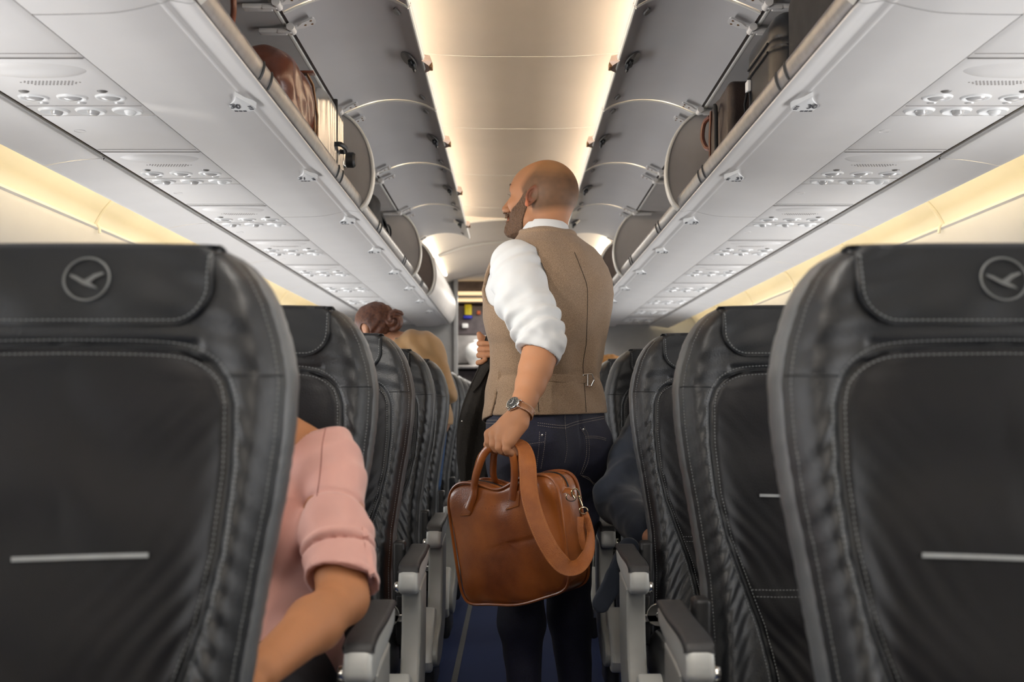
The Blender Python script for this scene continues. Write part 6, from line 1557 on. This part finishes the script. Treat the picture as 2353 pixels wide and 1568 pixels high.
# silver ribbed suitcase
b = luggage('suitcase', 'silver ribbed hard suitcase beside the first curved divider of the left lockers', (-0.80, 3.47, ZF), 'suitcase')
def f_rib(p): 
    d = sd_box(p, (0, 0, 0.128), (0.205, 0.165, 0.128), 0.045); return d-0.0035*np.clip(np.sin((p[:, 1])*2*PI/0.036)*2.2, -1, 1)*0.9
sdf_mesh('shell', f_rib, (-0.23, -0.19, -0.01), (0.23, 0.19, 0.27), 0.005, 'case_silver', b)
MB().box((0, 0, 0.128), (0.416, 0.010, 0.262), 0.004).build('zip', 'bag_black', b)
MB().tube(spline([(0.205, -0.05, 0.10), (0.225, -0.05, 0.10), (0.232, 0.0, 0.10), (0.225, 0.05, 0.10), (0.205, 0.05, 0.10)], 20), 0.008, 8).build('handle', 'black', b)
for dy in (0.13,):
    wz = MB().lathe([(0, -0.022), (0.020, -0.022), (0.026, -0.015), (0.026, 0.015), (0.020, 0.022), (0, 0.022)], (0.222, dy+0.02, 0.095), 'x', 20); wz.build('wheel', 'black', b)
    MB().box((0.205, dy+0.01, 0.10), (0.02, 0.05, 0.07), .006).build('wheel_housing', 'steel', b)
# black bag with ring, next left locker
b = luggage('backpack', 'slumped black bag with a loop of strap in the third left locker', (-0.72, 4.70, ZF))
sdf_mesh('bag_body', lambda p: smin(sd_box(p, (0, -0.05, 0.07), (0.115, 0.22, 0.07), 0.05), sd_ell(p, (0.07, -0.12, 0.12), (0.06, 0.14, 0.05)), 0.03)+0.008*vnoise(p, 18, 103), (-0.15, -0.32, -0.01), (0.16, 0.24, 0.20), 0.007, 'bag_black', b)
MB().tube([(0.125+0.012*math.cos(t), 0.18+0.022*math.cos(t), 0.055+0.032*math.sin(t)) for t in np.linspace(0, 2*PI, 30)], 0.0045, 8, False).build('strap_loop', 'bag_grey', b)
MB().strap([(0.10, 0.02, 0.13), (0.125, 0.08, 0.09), (0.130, 0.14, 0.055), (0.12, 0.2, 0.03)], (1, 0, 0.4), 0.03, 0.006).build('strap', 'bag_grey', b)
# right locker: big black soft bag, dark hard case, brown satchel
b = luggage('holdall', 'big black soft bag filling the nearest right locker by the top edge', (0.80, 2.20, ZF))
sdf_mesh('bag_body', lambda p: sd_box(p, (0, 0, 0.125), (0.185, 0.34, 0.125), 0.075)+0.012*vnoise(p, 7, 104)+0.003*vnoise(p, 25, 105), (-0.21, -0.38, -0.01), (0.21, 0.38, 0.28), 0.008, 'bag_grey', b)
zl = [(-0.186, 0.26*math.cos(t)+0.0, 0.125+0.10*math.sin(t)) for t in np.linspace(-1.4, 1.6, 30)]
MB().tube([(-0.165+0.02*0, 0.300, 0.03), (-0.172, 0.310, 0.09), (-0.160, 0.300, 0.16), (-0.13, 0.26, 0.22), (-0.10, 0.15, 0.245)], 0.006, 8).build('zip', 'bag_black', b)
MB().tube([(-0.14+0.011*math.cos(t), 0.335, 0.205+0.018*math.sin(t)) for t in np.linspace(0, 2*PI, 24)], 0.002, 8, False).build('zip_ring', 'steel', b)
MB().box((-0.14, 0.337, 0.165), (0.010, 0.005, 0.05), .002).build('zip_pull', 'black', b)
b = luggage('hard_case', 'dark hard-shell case with a white buckle in the right locker beside the black holdall', (0.80, 2.79, ZF), 'suitcase')
def f_case(p):
    d = sd_box(p, (0, 0, 0.125), (0.185, 0.155, 0.125), 0.05); return d+0.003*np.exp(-((np.abs(p[:, 2]-0.165)-0.012)/0.003)**2)
sdf_mesh('shell', f_case, (-0.21, -0.18, -0.01), (0.21, 0.18, 0.27), 0.0055, 'case_dark', b)
for z in (0.150, 0.172): MB().tube([(-0.187, y, z) for y in np.linspace(-0.11, 0.11, 10)], 0.003, 6).build('rib', 'bag_black', b)
MB().box((-0.190, 0.095, 0.125), (0.012, 0.030, 0.030), .004).build('buckle', 'white', b)['label'] = 'white buckle'
MB().strap([(-0.192, 0.10, 0.11), (-0.197, 0.108, 0.08), (-0.193, 0.11, 0.04), (-0.185, 0.11, 0.012)], (-1, 0.3, 0), 0.026, 0.005).build('strap', 'bag_black', b)
MB().lathe([(0, -0.004), (0.010, -0.003), (0.010, 0.003), (0, 0.004)], (-0.186, 0.146, 0.06), 'x', 14).build('stud', 'steel', b)
b = luggage('satchel', 'dark brown satchel with a carrying handle near the right curved divider', (0.76, 3.36, ZF))
sdf_mesh('bag_body', lambda p: sd_box(p, (0, 0, 0.118), (0.14, 0.17, 0.118), 0.018)+0.003*vnoise(p, 20, 106), (-0.17, -0.2, -0.01), (0.17, 0.2, 0.25), 0.006, 'satchel', b)
MB().tube(spline([(-0.135, 0.165, 0.215), (-0.150, 0.19, 0.20), (-0.155, 0.195, 0.155), (-0.145, 0.185, 0.12), (-0.135, 0.165, 0.11)], 24), 0.008, 8).build('handle', 'bag_brown', b)
MB().tube(spline([(-0.142, 0.02, 0.18), (-0.155, -0.02, 0.20), (-0.158, -0.06, 0.17), (-0.150, -0.02, 0.06)], 24), 0.006, 8).build('carry_strap', 'bag_black', b)
MB().strap([(-0.142, 0.12, 0.22), (-0.145, 0.12, 0.12), (-0.143, 0.12, 0.01)], (-1, 0, 0), 0.02, 0.004).build('closing_strap', 'bag_brown', b)
